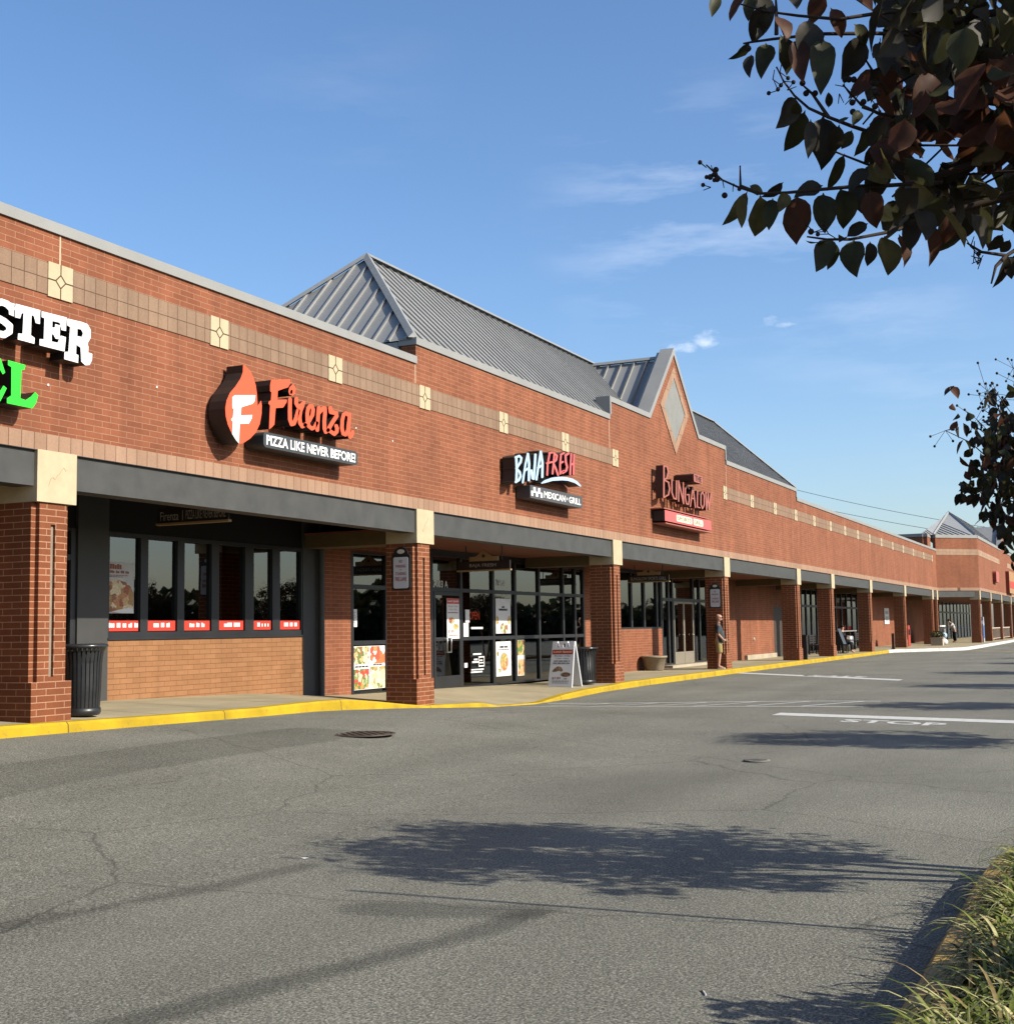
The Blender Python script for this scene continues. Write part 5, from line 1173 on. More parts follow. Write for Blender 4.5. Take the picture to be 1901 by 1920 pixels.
s = empty('newspaper_box', 'red newspaper box with sloped top behind the eighth pillar', 'newspaper box', loc=(84.6,.8,.15)); mb = MB(); mb.prism([(-.45,0),(.45,0),(.45,1.0),(.2,1.3),(-.3,1.3),(-.45,1.1)], (0,-.3,0), FX, FZ, (0,.6,0)); mb.build('box_body', mat('box_red', (.42,.05,.03), .45, .4), s)
mb = MB(); mb.box(-.32,.32,-.306,-.301,.7,1.05); mb.build('box_window', M_dark, s)
def shrubmesh(mb, c, r, n, sz, seed, flat=.7, nm=2):
    r3 = random.Random(seed)
    for _ in range(n):
        while True:
            p = Vector((r3.uniform(-1,1), r3.uniform(-1,1), r3.uniform(-1,1)))
            if p.length < 1: break
        q = Vector(c) + Vector((p.x*r[0], p.y*r[1], p.z*r[2])); a = Vector((r3.gauss(0,1), r3.gauss(0,1), r3.gauss(0,1))).normalized(); b = a.orthogonal().normalized()*sz*.45; a *= sz
        mb.add([q, q+a*.5+b, q+a, q+a*.5-b], [(0,1,2,3)], r3.randrange(nm))
M_leafg = mat('leaf_green', (.05,.085,.02), .6, .3); M_leafy = mat('leaf_olive', (.14,.13,.04), .6, .3)
s = empty('square_planter', 'square stone planter with low yellow green plants at the far kerb', 'planter', loc=(86.6,-.9,.15)); mb = MB(); mb.prism([(-.36,-.36),(.36,-.36),(.36,.36),(-.36,.36)], (0,0,0), (1,0,0), (0,1,0), (0,0,.45)); mb.box(-.4,.4,-.4,.4,.451,.51); mb.build('planter_box', M_conc, s)
mb = MB(); shrubmesh(mb, (0,0,.68), (.42,.42,.2), 260, .12, 3); mb.build('foliage', [M_leafg, M_leafy], s)
s = empty('sack_pile', 'pale sacks and a blue bag heaped beside the square planter', 'sacks', loc=(87.9,-1.1,.15)); mb = MB(); [(lambda m_: (m_.ball(c_, r_), m_.build('sack', M_paper, s)))(MB()) for c_, r_ in (((0,0,.2),(.35,.3,.22)),((.5,.1,.18),(.25,.28,.2)),((.15,.05,.5),(.25,.22,.15)))]; mb = MB(); mb.ball((-.35,-.1,.62),(.25,.2,.2)); mb.build('blue_bag', M_blue, s)
s = empty('display_table', 'dark goods display with a white shelf edge in the angled corner opening', 'display', loc=(99.2,.6,.15)); mb = MB(); mb.box(-1.6,1.6,-.3,.3,1.15,1.25); mb.build('shelf', M_paper, s); mb = MB(); mb.box(-1.5,1.5,-.2,.28,.0,1.149); mb.build('display_body', M_bench, s); mb = MB(); mb.box(.55,1.0,-.36,-.31,0,1.0); mb.build('display_panel', M_grey, s)
s = empty('vending_cooler', 'blue and white drinks cooler against the first far pillar', 'cooler', loc=(98.9,-2.25,.15)); mb = MB(); mb.prism([(-.35,0),(.35,0),(.35,1.3),(.22,1.55),(.22,1.8),(-.22,1.8),(-.22,1.55),(-.35,1.3)], (0,-.3,0), FX, FZ, (0,.6,0)); mb.build('cooler_body', mat('cooler_grey', (.45,.48,.52), .4, .4), s); mb = MB(); mb.box(-.3,.3,-.306,-.302,.3,1.2); mb.build('cooler_front', mat('cooler_blue', (.06,.17,.45), .4, .4), s)

# stools inside the pizza shop
M_wood = mat('light_wood', (.34,.22,.10), .5, .3, var=.15)
def stool(x, y, label):
    s = empty('bar_stool', label, 'stool', 'wooden stools inside the pizza shop', (x,y,.40)); mb = MB(); mb.lathe(0,0,[(.01,.74),(.17,.74),(.18,.76),(.18,.79),(.01,.80)],16); mb.build('seat', M_wood, s)
    for a in (45,135,225,315): mb = MB(); mb.tube([(.12*math.cos(R(a)),.12*math.sin(R(a)),.74),(.2*math.cos(R(a)),.2*math.sin(R(a)),0)], .018, 6); mb.build('leg', M_wood, s)
stool(20.05, 3.3, 'light wooden stool nearest the pizza shop glass'); stool(20.75, 3.5, 'light wooden stool further right behind the pizza shop glass')
# ------------------------------------------------------------------ people
def skin_body(name, joints, bones, mt, parent, sub=2):
    keys = list(joints); me = bpy.data.meshes.new(name)
    me.from_pydata([joints[k][:3] for k in keys], [(keys.index(a), keys.index(b)) for a, b in bones], [])
    o = bpy.data.objects.new(name, me); C.objects.link(o)
    md = o.modifiers.new('skin', 'SKIN'); md.use_smooth_shade = True
    for i, k in enumerate(keys):
        r_ = joints[k][3]; o.data.skin_vertices[0].data[i].radius = r_ if isinstance(r_, tuple) else (r_, r_)
    o.data.skin_vertices[0].data[0].use_root = True
    s_ = o.modifiers.new('sub', 'SUBSURF'); s_.levels = sub; s_.render_levels = sub
    dg = bpy.context.evaluated_depsgraph_get(); m2 = bpy.data.meshes.new_from_object(o.evaluated_get(dg))
    bpy.data.objects.remove(o); m2.materials.clear(); m2.materials.append(mt); m2.name = name
    for p in m2.polygons: p.use_smooth = True
    o2 = bpy.data.objects.new(name, m2); C.objects.link(o2); o2.parent = parent
    return o2
M_skin = mat('skin', (.50,.27,.18), .55, .35); M_shirt = mat('grey_tshirt', (.055,.068,.075), .9, .15, var=.12, vscale=14); M_short = mat('khaki', (.34,.27,.11), .9, .15, var=.1, vscale=14)
def standing_man(loc, rz):
    s = empty('person', 'bald man with sunglasses, grey T-shirt and khaki shorts standing beside the pillar', 'person', loc=loc)
    # local: faces +X, left is +Y
    J = {'pel':(0,0,.93,.13),'wai':(.02,0,1.08,.135),'che':(.01,0,1.30,.15),'nec0':(-.01,0,1.46,.075),'nec':(.01,0,1.53,.056),'hd1':(.035,0,1.62,.083),'hd2':(.03,0,1.70,.088),
         'shl':(0,.17,1.42,.062),'ell':(-.03,.235,1.14,.045),'wrl':(.17,.19,.96,.030),'hal':(.235,.15,.95,.034),
         'shr':(0,-.17,1.42,.062),'elr':(-.02,-.235,1.14,.045),'wrr':(.16,-.19,.94,.030),'har':(.225,-.15,.93,.034),
         'hil':(0,.09,.86,.098),'knl':(.02,.10,.50,.062),'anl':(-.02,.105,.10,.040),'tol':(.13,.115,.04,.038),
         'hir':(0,-.09,.86,.098),'knr':(.01,-.10,.50,.062),'anr':(-.03,-.105,.10,.040),'tor':(.12,-.115,.04,.038)}
    B_ = [('pel','wai'),('wai','che'),('che','nec0'),('nec0','nec'),('nec','hd1'),('hd1','hd2'),('che','shl'),('shl','ell'),('ell','wrl'),('wrl','hal'),('che','shr'),('shr','elr'),('elr','wrr'),('wrr','har'),('pel','hil'),('hil','knl'),('knl','anl'),('anl','tol'),('pel','hir'),('hir','knr'),('knr','anr'),('anr','tor')]
    b = skin_body('body', J, B_, M_skin, s)
    def loft(mb, rings, seg=14, mi=0):
        vs = [(cx + rx*math.cos(2*math.pi*k/seg), cy + ry*math.sin(2*math.pi*k/seg), z) for z, cx, cy, rx, ry in rings for k in range(seg)]
        mb.add(vs, [(i*seg+k, i*seg+(k+1) % seg, (i+1)*seg+(k+1) % seg, (i+1)*seg+k) for i in range(len(rings)-1) for k in range(seg)], mi, True)
        mb.add(vs[-seg:], [tuple(range(seg))], mi, True)
    mb = MB()
    loft(mb, [(.86,.015,0,.135,.165),(.93,.03,0,.150,.172),(1.06,.045,0,.158,.175),(1.18,.03,0,.145,.182),(1.30,.01,0,.128,.200),(1.39,-.005,0,.112,.198),(1.445,-.01,0,.090,.150),(1.48,-.01,0,.066,.085),(1.50,-.01,0,.058,.062)])
    for q in (-1,1): mb.tube([(-.005,q*.165,1.435),(-.012,q*.205,1.36),(-.02,q*.228,1.25),(-.022,q*.238,1.17)], [.055,.076,.072,.070], 12)
    mb.build('t_shirt', M_shirt, s)
    mb = MB()
    loft(mb, [(.80,.0,0,.125,.165),(.90,.005,0,.138,.168),(.98,.01,0,.140,.165),(1.0,.01,0,.13,.155)])
    for q in (-1,1): mb.tube([(.0,q*.08,.86),(.006,q*.095,.72),(.012,q*.103,.58),(.012,q*.104,.545)], [.098,.106,.104,.102], 14)
    mb.build('shorts', M_short, s)
    mb = MB()
    loft(mb, [(1.50,.0,0,.05,.05),(1.545,.025,0,.062,.056),(1.585,.045,0,.082,.066),(1.63,.045,0,.096,.076),(1.68,.035,0,.102,.081),(1.72,.025,0,.098,.079),(1.755,.018,0,.080,.066),(1.775,.012,0,.048,.04),(1.782,.01,0,.012,.01)], 18)
    mb.build('head', M_skin, b)
    # head details
    mb = MB()
    for q in (-1,1):
        mb.box(.118,.145,q*.036-.028,q*.036+.028,1.648,1.690); mb.box(.02,.125,q*.084-.003,q*.084+.003,1.674,1.686)
    mb.box(.128,.142,-.010,.010,1.674,1.684); mb.build('sunglasses', M_signblk, b)
    mb = MB(); mb.prism([(.130,1.665),(.162,1.628),(.125,1.618)], (0,-.013,0), FX, FZ, (0,.026,0))
    for q in (-1,1): mb.ball((.02,q*.083,1.655), (.020,.010,.032))
    mb.build('face', M_skin, b)
    mb = MB(); mb.ball((.085,0,1.578), (.056,.066,.046), 0, 6, 10); mb.build('beard', mat('beard_brown', (.06,.035,.022), .9, .1), b)
    for side, y in (('l',.15),('r',-.15)):
        for k in range(4):
            mb = MB(); yy = y + (-.022+k*.0145); z = .945 if side == 'l' else .925; mb.tube([(.245,yy,z),(.282,yy*.96,z-.012),(.298,yy*.93,z-.040),(.290,yy*.92,z-.062)], [.0085,.008,.0075,.006], 6); mb.build('finger', M_skin, b)
        mb = MB(); mb.tube([(.225,y*.86,z+.022),(.262,y*.74,z+.028),(.285,y*.70,z+.012)], [.010,.009,.007], 6); mb.build('thumb', M_skin, b)
    M_shoe = mat('shoe_tan', (.45,.36,.27), .7, .2)
    for y in (.112,-.112):
        mb = MB(); x0_ = -.085; P = [(-.085,-.032),(-.04,-.042),(.06,-.05),(.14,-.044),(.182,-.012),(.18,.02),(.12,.046),(.02,.042),(-.06,.036),(-.09,.0)]
        mb.prism(P, (.02,y,0), (1,0,0), (0,1,0), (0,0,.032)); mb.prism([(p[0]*.9,p[1]*.9) for p in P], (.02,y,.0325), (1,0,0), (0,1,0), (0,0,.03)); mb.build('sandal', M_shoe, s)
    s.rotation_euler = (0,0,rz)
standing_man((41.50,.16,.15), R(-72))
def far_person(label, loc, rz, top, legs, pose):
    s = empty('person', label, 'person', loc=loc)
    if pose == 'sit':
        J = {'pel':(0,0,.52,.13),'che':(-.06,0,.95,.15),'nec':(-.03,0,1.14,.06),'hd':(0,0,1.24,.085),'hd2':(.01,0,1.31,.085),'shl':(-.05,.18,1.02,.06),'ell':(.05,.22,.78,.045),'hal':(.26,.14,.72,.035),'shr':(-.05,-.18,1.02,.06),'elr':(.05,-.22,.78,.045),'har':(.26,-.14,.72,.035),
             'knl':(.42,.12,.52,.07),'anl':(.42,.12,.10,.045),'tol':(.55,.13,.04,.04),'knr':(.42,-.12,.52,.07),'anr':(.44,-.12,.10,.045),'tor':(.57,-.13,.04,.04)}
        tp = {'pel':(0,0,.55,.15),'che':(-.06,0,.95,.165),'nk':(-.04,0,1.06,.1),'shl':(-.05,.18,1.02,.08),'ell':(.05,.22,.80,.062),'shr':(-.05,-.18,1.02,.08),'elr':(.05,-.22,.80,.062)}
        lg = {'pel':(0,0,.52,.145),'knl':(.42,.12,.52,.085),'anl':(.42,.12,.14,.065),'knr':(.42,-.12,.52,.085),'anr':(.44,-.12,.14,.065)}
    else:
        J = {'pel':(-.10,0,.92,.13),'che':(.12,0,1.28,.15),'nec':(.24,0,1.44,.06),'hd':(.30,0,1.52,.085),'hd2':(.33,0,1.59,.085),'shl':(.14,.18,1.36,.06),'ell':(.30,.22,1.15,.045),'hal':(.46,.14,1.22,.035),'shr':(.14,-.18,1.36,.06),'elr':(.08,-.22,1.10,.045),'har':(.22,-.20,.92,.035),
             'knl':(-.06,.10,.50,.07),'anl':(-.1,.11,.10,.045),'tol':(.05,.12,.04,.04),'knr':(-.04,-.10,.50,.07),'anr':(-.1,-.11,.10,.045),'tor':(.05,-.12,.04,.04)}
        tp = {'pel':(-.08,0,.95,.15),'che':(.12,0,1.28,.165),'nk':(.2,0,1.38,.1),'shl':(.14,.18,1.36,.085),'ell':(.30,.22,1.17,.066),'shr':(.14,-.18,1.36,.085),'elr':(.08,-.22,1.12,.066)}
        lg = {'pel':(-.10,0,.92,.145),'knl':(-.06,.10,.50,.09),'anl':(-.1,.11,.12,.07),'knr':(-.04,-.10,.50,.09),'anr':(-.1,-.11,.12,.07)}
    Bn = [('pel','che'),('che','nec'),('nec','hd'),('hd','hd2'),('che','shl'),('shl','ell'),('ell','hal'),('che','shr'),('shr','elr'),('elr','har'),('pel','knl'),('knl','anl'),('anl','tol'),('pel','knr'),('knr','anr'),('anr','tor')]
    b = skin_body('body', J, Bn, M_skin, s, 1)
    skin_body('top', tp, [('pel','che'),('che','nk'),('che','shl'),('shl','ell'),('che','shr'),('shr','elr')], top, s, 1)
    skin_body('trousers', lg, [('pel','knl'),('knl','anl'),('pel','knr'),('knr','anr')], legs, s, 1)
    h = J['hd2']; mb = MB(); mb.ball((h[0]-.025,0,h[2]+.025), (.10,.095,.09), 0, 6, 10); mb.build('hair', mat('dark_hair', (.02,.014,.01), .8, .2), b)
    s.rotation_euler = (0,0,rz)
M_dkcloth = mat('dark_cloth', (.02,.02,.024), .9, .1)
s = empty('patio_chair', 'dark patio chair under the seated person', 'chair', loc=(66.2,1.0,.15))
mb = MB(); mb.box(-.24,.24,-.24,.24,.38,.42); mb.build('seat', M_bench, s); mb = MB(); mb.box(-.26,-.22,-.24,.24,.42,.85); mb.build('backrest', M_bench, s)
for a in (-.2,.2):
    for b in (-.2,.2): mb = MB(); mb.box(a-.015,a+.015,b-.015,b+.015,0,.38); mb.build('leg', M_bench, s)
far_person('person in dark clothes seated on a patio chair far along the walkway', (66.2,1.0,.15-.10+.08), R(-90), M_dkcloth, M_dkcloth, 'sit')
far_person('person in a pale long sleeved top leaning forward in the angled corner opening', (98.6,-.5,.15), R(120), mat('pale_top', (.55,.54,.52), .9, .1), M_dkcloth, 'lean')

# ------------------------------------------------------------------ trees and planting
def leafmat(name, col, trans=.22):
    col = tuple(c*ALB for c in col); M = bpy.data.materials.new(name); M.use_nodes = True; nt = M.node_tree; L = nt.links; p = nt.nodes['Principled BSDF']
    t = N(nt, 'ShaderNodeTexCoord'); n = N(nt, 'ShaderNodeTexNoise', i_Scale=22.0, i_Detail=4.0); L.new(t.outputs['Object'], n.inputs['Vector'])
    r = N(nt, 'ShaderNodeMapRange'); L.new(n.outputs['Fac'], r.inputs[0]); r.inputs[1].default_value = .3; r.inputs[2].default_value = .7; r.inputs[3].default_value = .6; r.inputs[4].default_value = 1.4
    v = N(nt, 'ShaderNodeVectorMath', operation='SCALE'); v.inputs[0].default_value = col; L.new(r.outputs[0], v.inputs['Scale']); L.new(v.outputs[0], p.inputs['Base Color'])
    p.inputs['Roughness'].default_value = .55; p.inputs['Specular IOR Level'].default_value = .22
    tl = N(nt, 'ShaderNodeBsdfTranslucent'); L.new(v.outputs[0], tl.inputs[0]); ms = N(nt, 'ShaderNodeMixShader'); ms.inputs[0].default_value = trans
    L.new(p.outputs[0], ms.inputs[1]); L.new(tl.outputs[0], ms.inputs[2]); L.new(ms.outputs[0], nt.nodes['Material Output'].inputs[0])
    return M
M_lf = [leafmat('crape_green', (.055,.056,.022), .32), leafmat('crape_dark', (.042,.036,.022), .30), leafmat('crape_rust', (.105,.042,.020), .42), leafmat('crape_olive', (.115,.100,.034), .45)]
M_bark = mat('bark', (.16,.115,.08), .85, .2, var=.25, vscale=12, bump=.3, bscale=40); M_twig = mat('twig', (.05,.034,.024), .85, .2); M_pod = mat('seed_pod', (.035,.024,.018), .8, .2)
RL = random.Random(91)
def leaf(mb, p, d, side, ln, wd, mi, curl=.12, fine=False):
    """leaf from its stalk p along d; side is its width direction"""
    p, d = Vector(p), Vector(d).normalized(); s_ = (Vector(side) - d*Vector(side).dot(d)).normalized(); n = d.cross(s_)
    if fine: prof = ((0,.02),(.07,.12),(.14,.52),(.26,.86),(.42,1.0),(.58,.96),(.72,.78),(.84,.50),(.93,.22),(1,.0))
    else: prof = ((0,.02),(.10,.35),(.28,.90),(.5,1.0),(.74,.68),(.9,.25),(1,.0))
    vs = []; tw = RL.uniform(-.7, .7) if fine else 0.0; sway = RL.uniform(-.10, .10)*ln; fo = RL.uniform(.10, .34); ph = RL.uniform(0, 6)
    for t_, w_ in prof:
        c = p + d*(t_*ln) + n*(curl*ln*(t_-t_*t_*1.3)) + s_*(sway*t_*(1-t_)*4*.5)
        a_ = tw*t_; sv, nv = s_*math.cos(a_) + n*math.sin(a_), n*math.cos(a_) - s_*math.sin(a_); fold = nv*(w_*wd*fo)
        wv = nv*(math.sin(ph + t_*11)*wd*.05*w_) if fine else nv*0
        vs += [c - sv*(w_*wd/2*(1+.045*math.sin(ph*2+t_*9))) + fold + wv, c, c + sv*(w_*wd/2*(1+.045*math.sin(ph+t_*10))) + fold - wv]
    k = len(prof); fs = []
    for i in range(k-1):
        a = 3*i
        fs += [(a, a+1, a+4, a+3), (a+1, a+2, a+5, a+4)]
    mb.add(vs, fs, mi, True)
def pxw(u, v, X):
    d = pxdir(u, v); t = X/d.x; return CAM + d*t
# the near crape myrtle: its trunk stands just outside the picture, branches hang into the upper right corner
t0 = empty('crape_myrtle_tree', 'close overhanging crape myrtle with big dark and rusty leaves, upper right', 'tree', 'crape myrtles on the planted island', (0,0,0))
fol = MB(); br = MB(); pods = MB(); r4 = random.Random(11)
z1 = lambda x, y: (1260 + x/2.966, y/2.966)
def twig(pts, X, r0=.0042, r1=.0016):
    P = [pxw(*z1(x, y), X + dx) for x, y, dx in pts]; n = len(P); br.tube(P, [r0 + (r1-r0)*i/(n-1) for i in range(n)], 6); return P
XN = 2.35
TW = [
 [(1500,1010,.15),(1200,1030,.05),(1020,1035,0),(850,1050,0),(640,1070,0),(480,1075,0),(370,1040,0),(280,1000,0),(190,915,0)],
 [(1500,1000,.2),(1270,960,.1),(1080,910,.05),(900,840,0)],
 [(1300,840,.2),(1180,760,.1),(1000,700,.05),(870,650,0),(760,600,0),(680,530,0),(620,450,0),(580,370,0)],
 [(1300,660,.2),(1150,630,.1),(1050,580,.05),(950,470,0)],
 [(1500,200,.2),(1140,183,.1),(830,186,0),(560,215,0),(440,232,0),(395,240,0)],
 [(1500,50,.2),(1150,70,.1),(930,105,0),(700,85,0),(520,60,0),(380,20,0)],
 [(1450,1220,.2),(1200,1290,.1),(990,1330,.05),(860,1330,0),(750,1315,0)],
 [(1200,520,.1),(1120,400,.05),(1070,320,0)],
 [(2000,1330,.1),(1860,1420,.05),(1720,1400,0),(1640,1350,0)],
 [(1860,1420,.05),(1800,1480,.02),(1775,1575,0)],
 [(870,650,0),(780,520,0),(725,470,0)],
 [(1060,590,0),(1120,620,0),(1060,690,0)],
 [(480,1075,0),(380,1030,0),(378,920,0)],
 [(1600,330,.2),(1450,250,.1),(1200,110,.05),(990,-30,0)], [(580,190,0),(580,60,0),(575,-40,0)]]
for t_ in TW: twig(t_, XN)
# small side twigs that carried the flowers
def sprays(x, y, n, ln, seed):
    r5 = random.Random(seed)
    for i in range(n):
        a = r5.uniform(0, 6.28); x2, y2 = x + ln*math.cos(a), y + ln*math.sin(a)
        p, q = pxw(*z1(x, y), XN), pxw(*z1(x2, y2), XN); br.tube([p, q], [.0011,.0008], 5)
        if r5.random() < .45: pods.ball(q, .0042, 0, 6, 8)
for x, y in ((620,450),(590,500),(640,500),(600,400),(560,440)): sprays(x, y, 2, 55, x+y)
for x, y in ((190,930),(230,960),(280,1000),(340,1020),(215,1040)): sprays(x, y, 2, 45, x+y+1)
for x, y in ((960,480),(1000,540),(1040,520),(1100,540),(930,520)): sprays(x, y, 2, 55, x+y+2)
for x, y in ((1680,1400),(1720,1440),(1660,1370),(1700,1470),(790,1290),(870,1300)): sprays(x, y, 3, 60, x+y+3)
for x, y in ((424,268),(725,460),(745,517),(795,517),(962,440),(984,440),(1010,440),(1118,460),(1137,462),(1128,512),(1002,568),(1064,565),(1005,620),(1128,590),(243,943),(238,968),(212,983),(250,995),(292,1085),(772,1287)): pods.ball(pxw(*z1(x, y), XN), .0058, 0, 6, 10)
# hanging leaves that draw the outline: stalk and tip in the picture, width
LV = [(435,230,320,325,75,0),(520,235,500,415,95,0),(440,300,432,418,55,1),(600,190,640,400,150,0),(700,210,730,440,120,2),(840,210,832,490,130,0),(1050,190,950,420,165,1),(1010,130,1080,240,80,0),(1150,230,1180,400,150,1),
      (520,20,450,220,120,1),(590,90,640,210,150,2),(640,-40,690,40,110,1),(240,-60,222,82,60,0),(390,-30,325,105,60,2),(440,-40,425,105,70,0),(500,-40,520,160,110,1),(820,-60,780,120,120,2),(880,40,945,195,95,2),(760,100,740,330,150,1),(1000,-60,1110,40,90,2),(480,150,470,220,80,1),(870,600,870,515,35,1),
      (690,535,585,700,95,1),(740,610,630,825,120,0),(690,560,690,640,90,0),(840,640,830,920,170,1),(770,660,760,860,60,1),(930,690,880,840,120,1),(980,650,930,680,40,0),(1040,610,1010,690,60,0),(1000,720,945,820,70,0),(1090,700,1020,860,110,0),(1180,640,1100,800,100,1),(1190,730,1080,900,140,1),
      (960,850,870,1050,60,0),(420,1060,292,1240,70,3),(395,1080,388,1255,60,3),(490,1080,465,1300,125,3),(430,1030,500,1065,40,3),(560,1100,540,1265,80,0),(620,1010,500,1090,60,1),(640,1070,600,1170,80,3),(690,1080,693,1340,125,2),(840,1030,690,1090,90,1),(840,1070,850,1280,160,0),(930,1040,960,1255,130,0),(1090,930,990,1060,80,1),(1100,1050,1140,1250,150,2),(1020,1020,1050,1170,120,1),
      (870,1330,750,1345,45,0),(960,1320,930,1340,70,1),(900,1330,805,1495,100,0),(905,1340,870,1490,60,0),(1090,1240,980,1310,110,1),(1010,1330,1028,1520,170,0),(1100,1340,1090,1470,70,1),(1180,1310,1200,1515,140,3),(1260,1300,1290,1475,120,2),(1420,1230,1435,1465,110,2),(1540,1180,1520,1345,80,2),(1660,1180,1730,1370,230,1),(1250,1220,1200,1300,110,1),(1350,1210,1330,1380,110,1),
      (1840,1300,1760,1390,90,1),(1880,1330,1830,1400,110,1),(1870,1410,1790,1590,50,1),(1900,1420,1890,1540,80,1)]
view = cf
for (x0_, y0_, x1_, y1_, wd, mi) in LV:
    X = XN + r4.uniform(-.05,.08); p, q = pxw(*z1(x0_, y0_), X), pxw(*z1(x1_, y1_), X + r4.uniform(-.03,.03)); ln = (q-p).length
    leaf(fol, p, q-p, cr + cf*r4.uniform(-.5,.5), ln*1.08, min(wd/2.966/2450*X*1.18*r4.uniform(.82,1.12), ln*.62), mi, r4.uniform(.0,.30), True)
# the dense part of the crown
def hang(mb, p, r_, ln, wd, mis, fine):
    d = Vector((r_.gauss(0,.5), r_.gauss(0,.5), -1 + r_.uniform(-.2,.7))); s_ = Vector((r_.gauss(0,1), r_.gauss(0,1), r_.gauss(0,.3)))
    leaf(mb, p, d, s_, ln*r_.uniform(.7,1.15), wd*r_.uniform(.75,1.1), r_.choice(mis), r_.uniform(0,.2), fine)
EDGE = [(1560,-40),(1640,60),(1650,130),(1690,190),(1660,230),(1640,300),(1650,370),(1700,430),(1800,420),(1901,440)]
cnt = 0
while cnt < 900:
    u, v = r4.uniform(1640, 2150), r4.uniform(-250, 425)
    if v < 100 and u < 1655: continue
    if 255 < v < 340 and 1720 < u < 1850 and r4.random() < .80: continue
    if v > 330 and u < 1690: continue
    X = r4.uniform(2.2, 3.3); 
    mis = (0,0,1,1,3) if v < 130 else (2,2,0,1,2) if v < 300 else (0,0,1,3,1)
    hang(fol, pxw(u, v - 30, X), r4, (.090*X/2.5)*r4.uniform(.75,1.1), .054*X/2.5, mis, cnt < 700); cnt += 1
for _ in range(700):
    p = Vector((r4.uniform(1.7, 4.0), r4.uniform(-13.9, -11.75), r4.uniform(2.25, 4.3)))
    if 2.0 < p.x < 2.55 and abs(p.z - (2.27 + (-11.4 - p.y)*SUN_TAN)) < .26: continue        # a gap the sun comes through
    if ((p.x-2.8)/1.2)**2 + ((p.y+12.8)/1.1)**2 + ((p.z-3.2)/1.05)**2 > 1: continue
    hang(fol, p, r4, .085, .05, (0,1,2,1,3), False)
for _ in range(40):
    u, v = r4.uniform(1650, 2000), r4.uniform(-100, 430); P = pxw(u, v, r4.uniform(2.3,3.0)); br.tube([P, P + Vector((r4.uniform(-.1,.1), r4.uniform(-.25,-.1), r4.uniform(-.05,.15)))], .0025, 5)
for a, b in ((pxw(1750,330,2.5), Vector((2.8,-12.6,2.5))), (pxw(1700,60,2.5), Vector((2.8,-12.7,2.7))), (pxw(1720,415,2.5), Vector((2.8,-12.6,2.4))), (pxw(1700,235,2.5), Vector((2.8,-12.6,2.6)))):
    br.tube([a, (a+b)/2 + Vector((0,0,.05)), b], [.006,.012,.02], 8)
trk = MB()
for dx, dy, bx_, by_ in ((0,0,.0,.1),(.12,.05,.25,-.3),(-.1,-.05,-.25,-.2)):
    trk.tube([(2.85+dx,-12.75+dy,.05),(2.85+dx+bx_*.3,-12.75+dy+by_*.3,1.0),(2.8+dx+bx_*.7,-12.7+dy+by_*.7,1.9),(2.8+bx_*1.6,-12.65+by_*1.6,2.7),(2.8+bx_*2.2,-12.65+by_*2.2,3.6)], [.06,.05,.045,.032,.012], 10)
tr = trk.build('trunk', M_bark, t0); br.build('branch', M_twig, tr); fol.build('crown', M_lf, t0); tag(pods.build('seed_pod', M_pod, t0), kind='stuff')

def myrtle(label, cx, cy, seed, rx=1.35, ry=1.4, rz_=.78, zc=2.50, n_cl=95, per=80, root=True):
    s = empty('crape_myrtle_tree', label, 'tree', 'crape myrtles on the planted island', (cx, cy, .12)); r5 = random.Random(seed)
    f = MB(); b = MB(); pd = MB(); cs = []
    for _ in range(n_cl):
        while True:
            p = Vector((r5.uniform(-1,1), r5.uniform(-1,1), r5.uniform(-1,1)))
            if .25 < p.length < 1: break
        c = Vector((p.x*rx, p.y*ry, zc-.12 + p.z*rz_)); cs.append((c, p))
        rr = r5.uniform(.16,.34)
        for _ in range(per):
            q = c + Vector([max(-1.3, min(1.3, r5.gauss(0,1)))*rr*k_ for k_ in (.6,.6,.45)])
            hang(f, q, r5, .088, .052, (0,1,1,0,2), False)
        if p.z > -.2:
            for _ in range(2):
                tip = c + Vector((p.x*.14 + r5.gauss(0,.08), p.y*.14 + r5.gauss(0,.08), .14 + r5.uniform(0,.12))); b.tube([c, (c+tip)/2 + Vector((0,0,.03)), tip], [.004,.003,.002], 4)
                for _ in range(6):
                    w_ = tip + Vector((r5.gauss(0,.055), r5.gauss(0,.055), r5.gauss(0,.06))); pd.ball(w_, .0085, 0, 4, 6); b.tube([tip, w_], .0016, 3, caps=False)
    tk = MB()
    for k in range(4):
        a = k*1.57+.4; ox, oy = .1*math.cos(a), .1*math.sin(a); tk.tube([(ox,oy,-.05),(ox*2.4,oy*2.4,.8),(ox*4,oy*4,1.6),(ox*6.5,oy*6.5,2.5),(ox*8,oy*8,3.2)], [.05,.042,.035,.022,.01], 8)
    for c, p in cs[::2]:
        st = Vector((c.x*.35, c.y*.35, 1.5 + .5*max(p.z,0))); b.tube([st, (st+c)/2 + Vector((0,0,.08)), c], [.016,.010,.004], 5)
    t_ = tk.build('trunk', M_bark, s); b.build('branch', M_twig, t_); f.build('crown', M_lf, s); tag(pd.build('seed_pod', M_pod, s), kind='stuff')
    return s
tA = myrtle('dark crape myrtle with seed pods, cut by the right edge above the far roofs', 8.5, -12.50, 24)
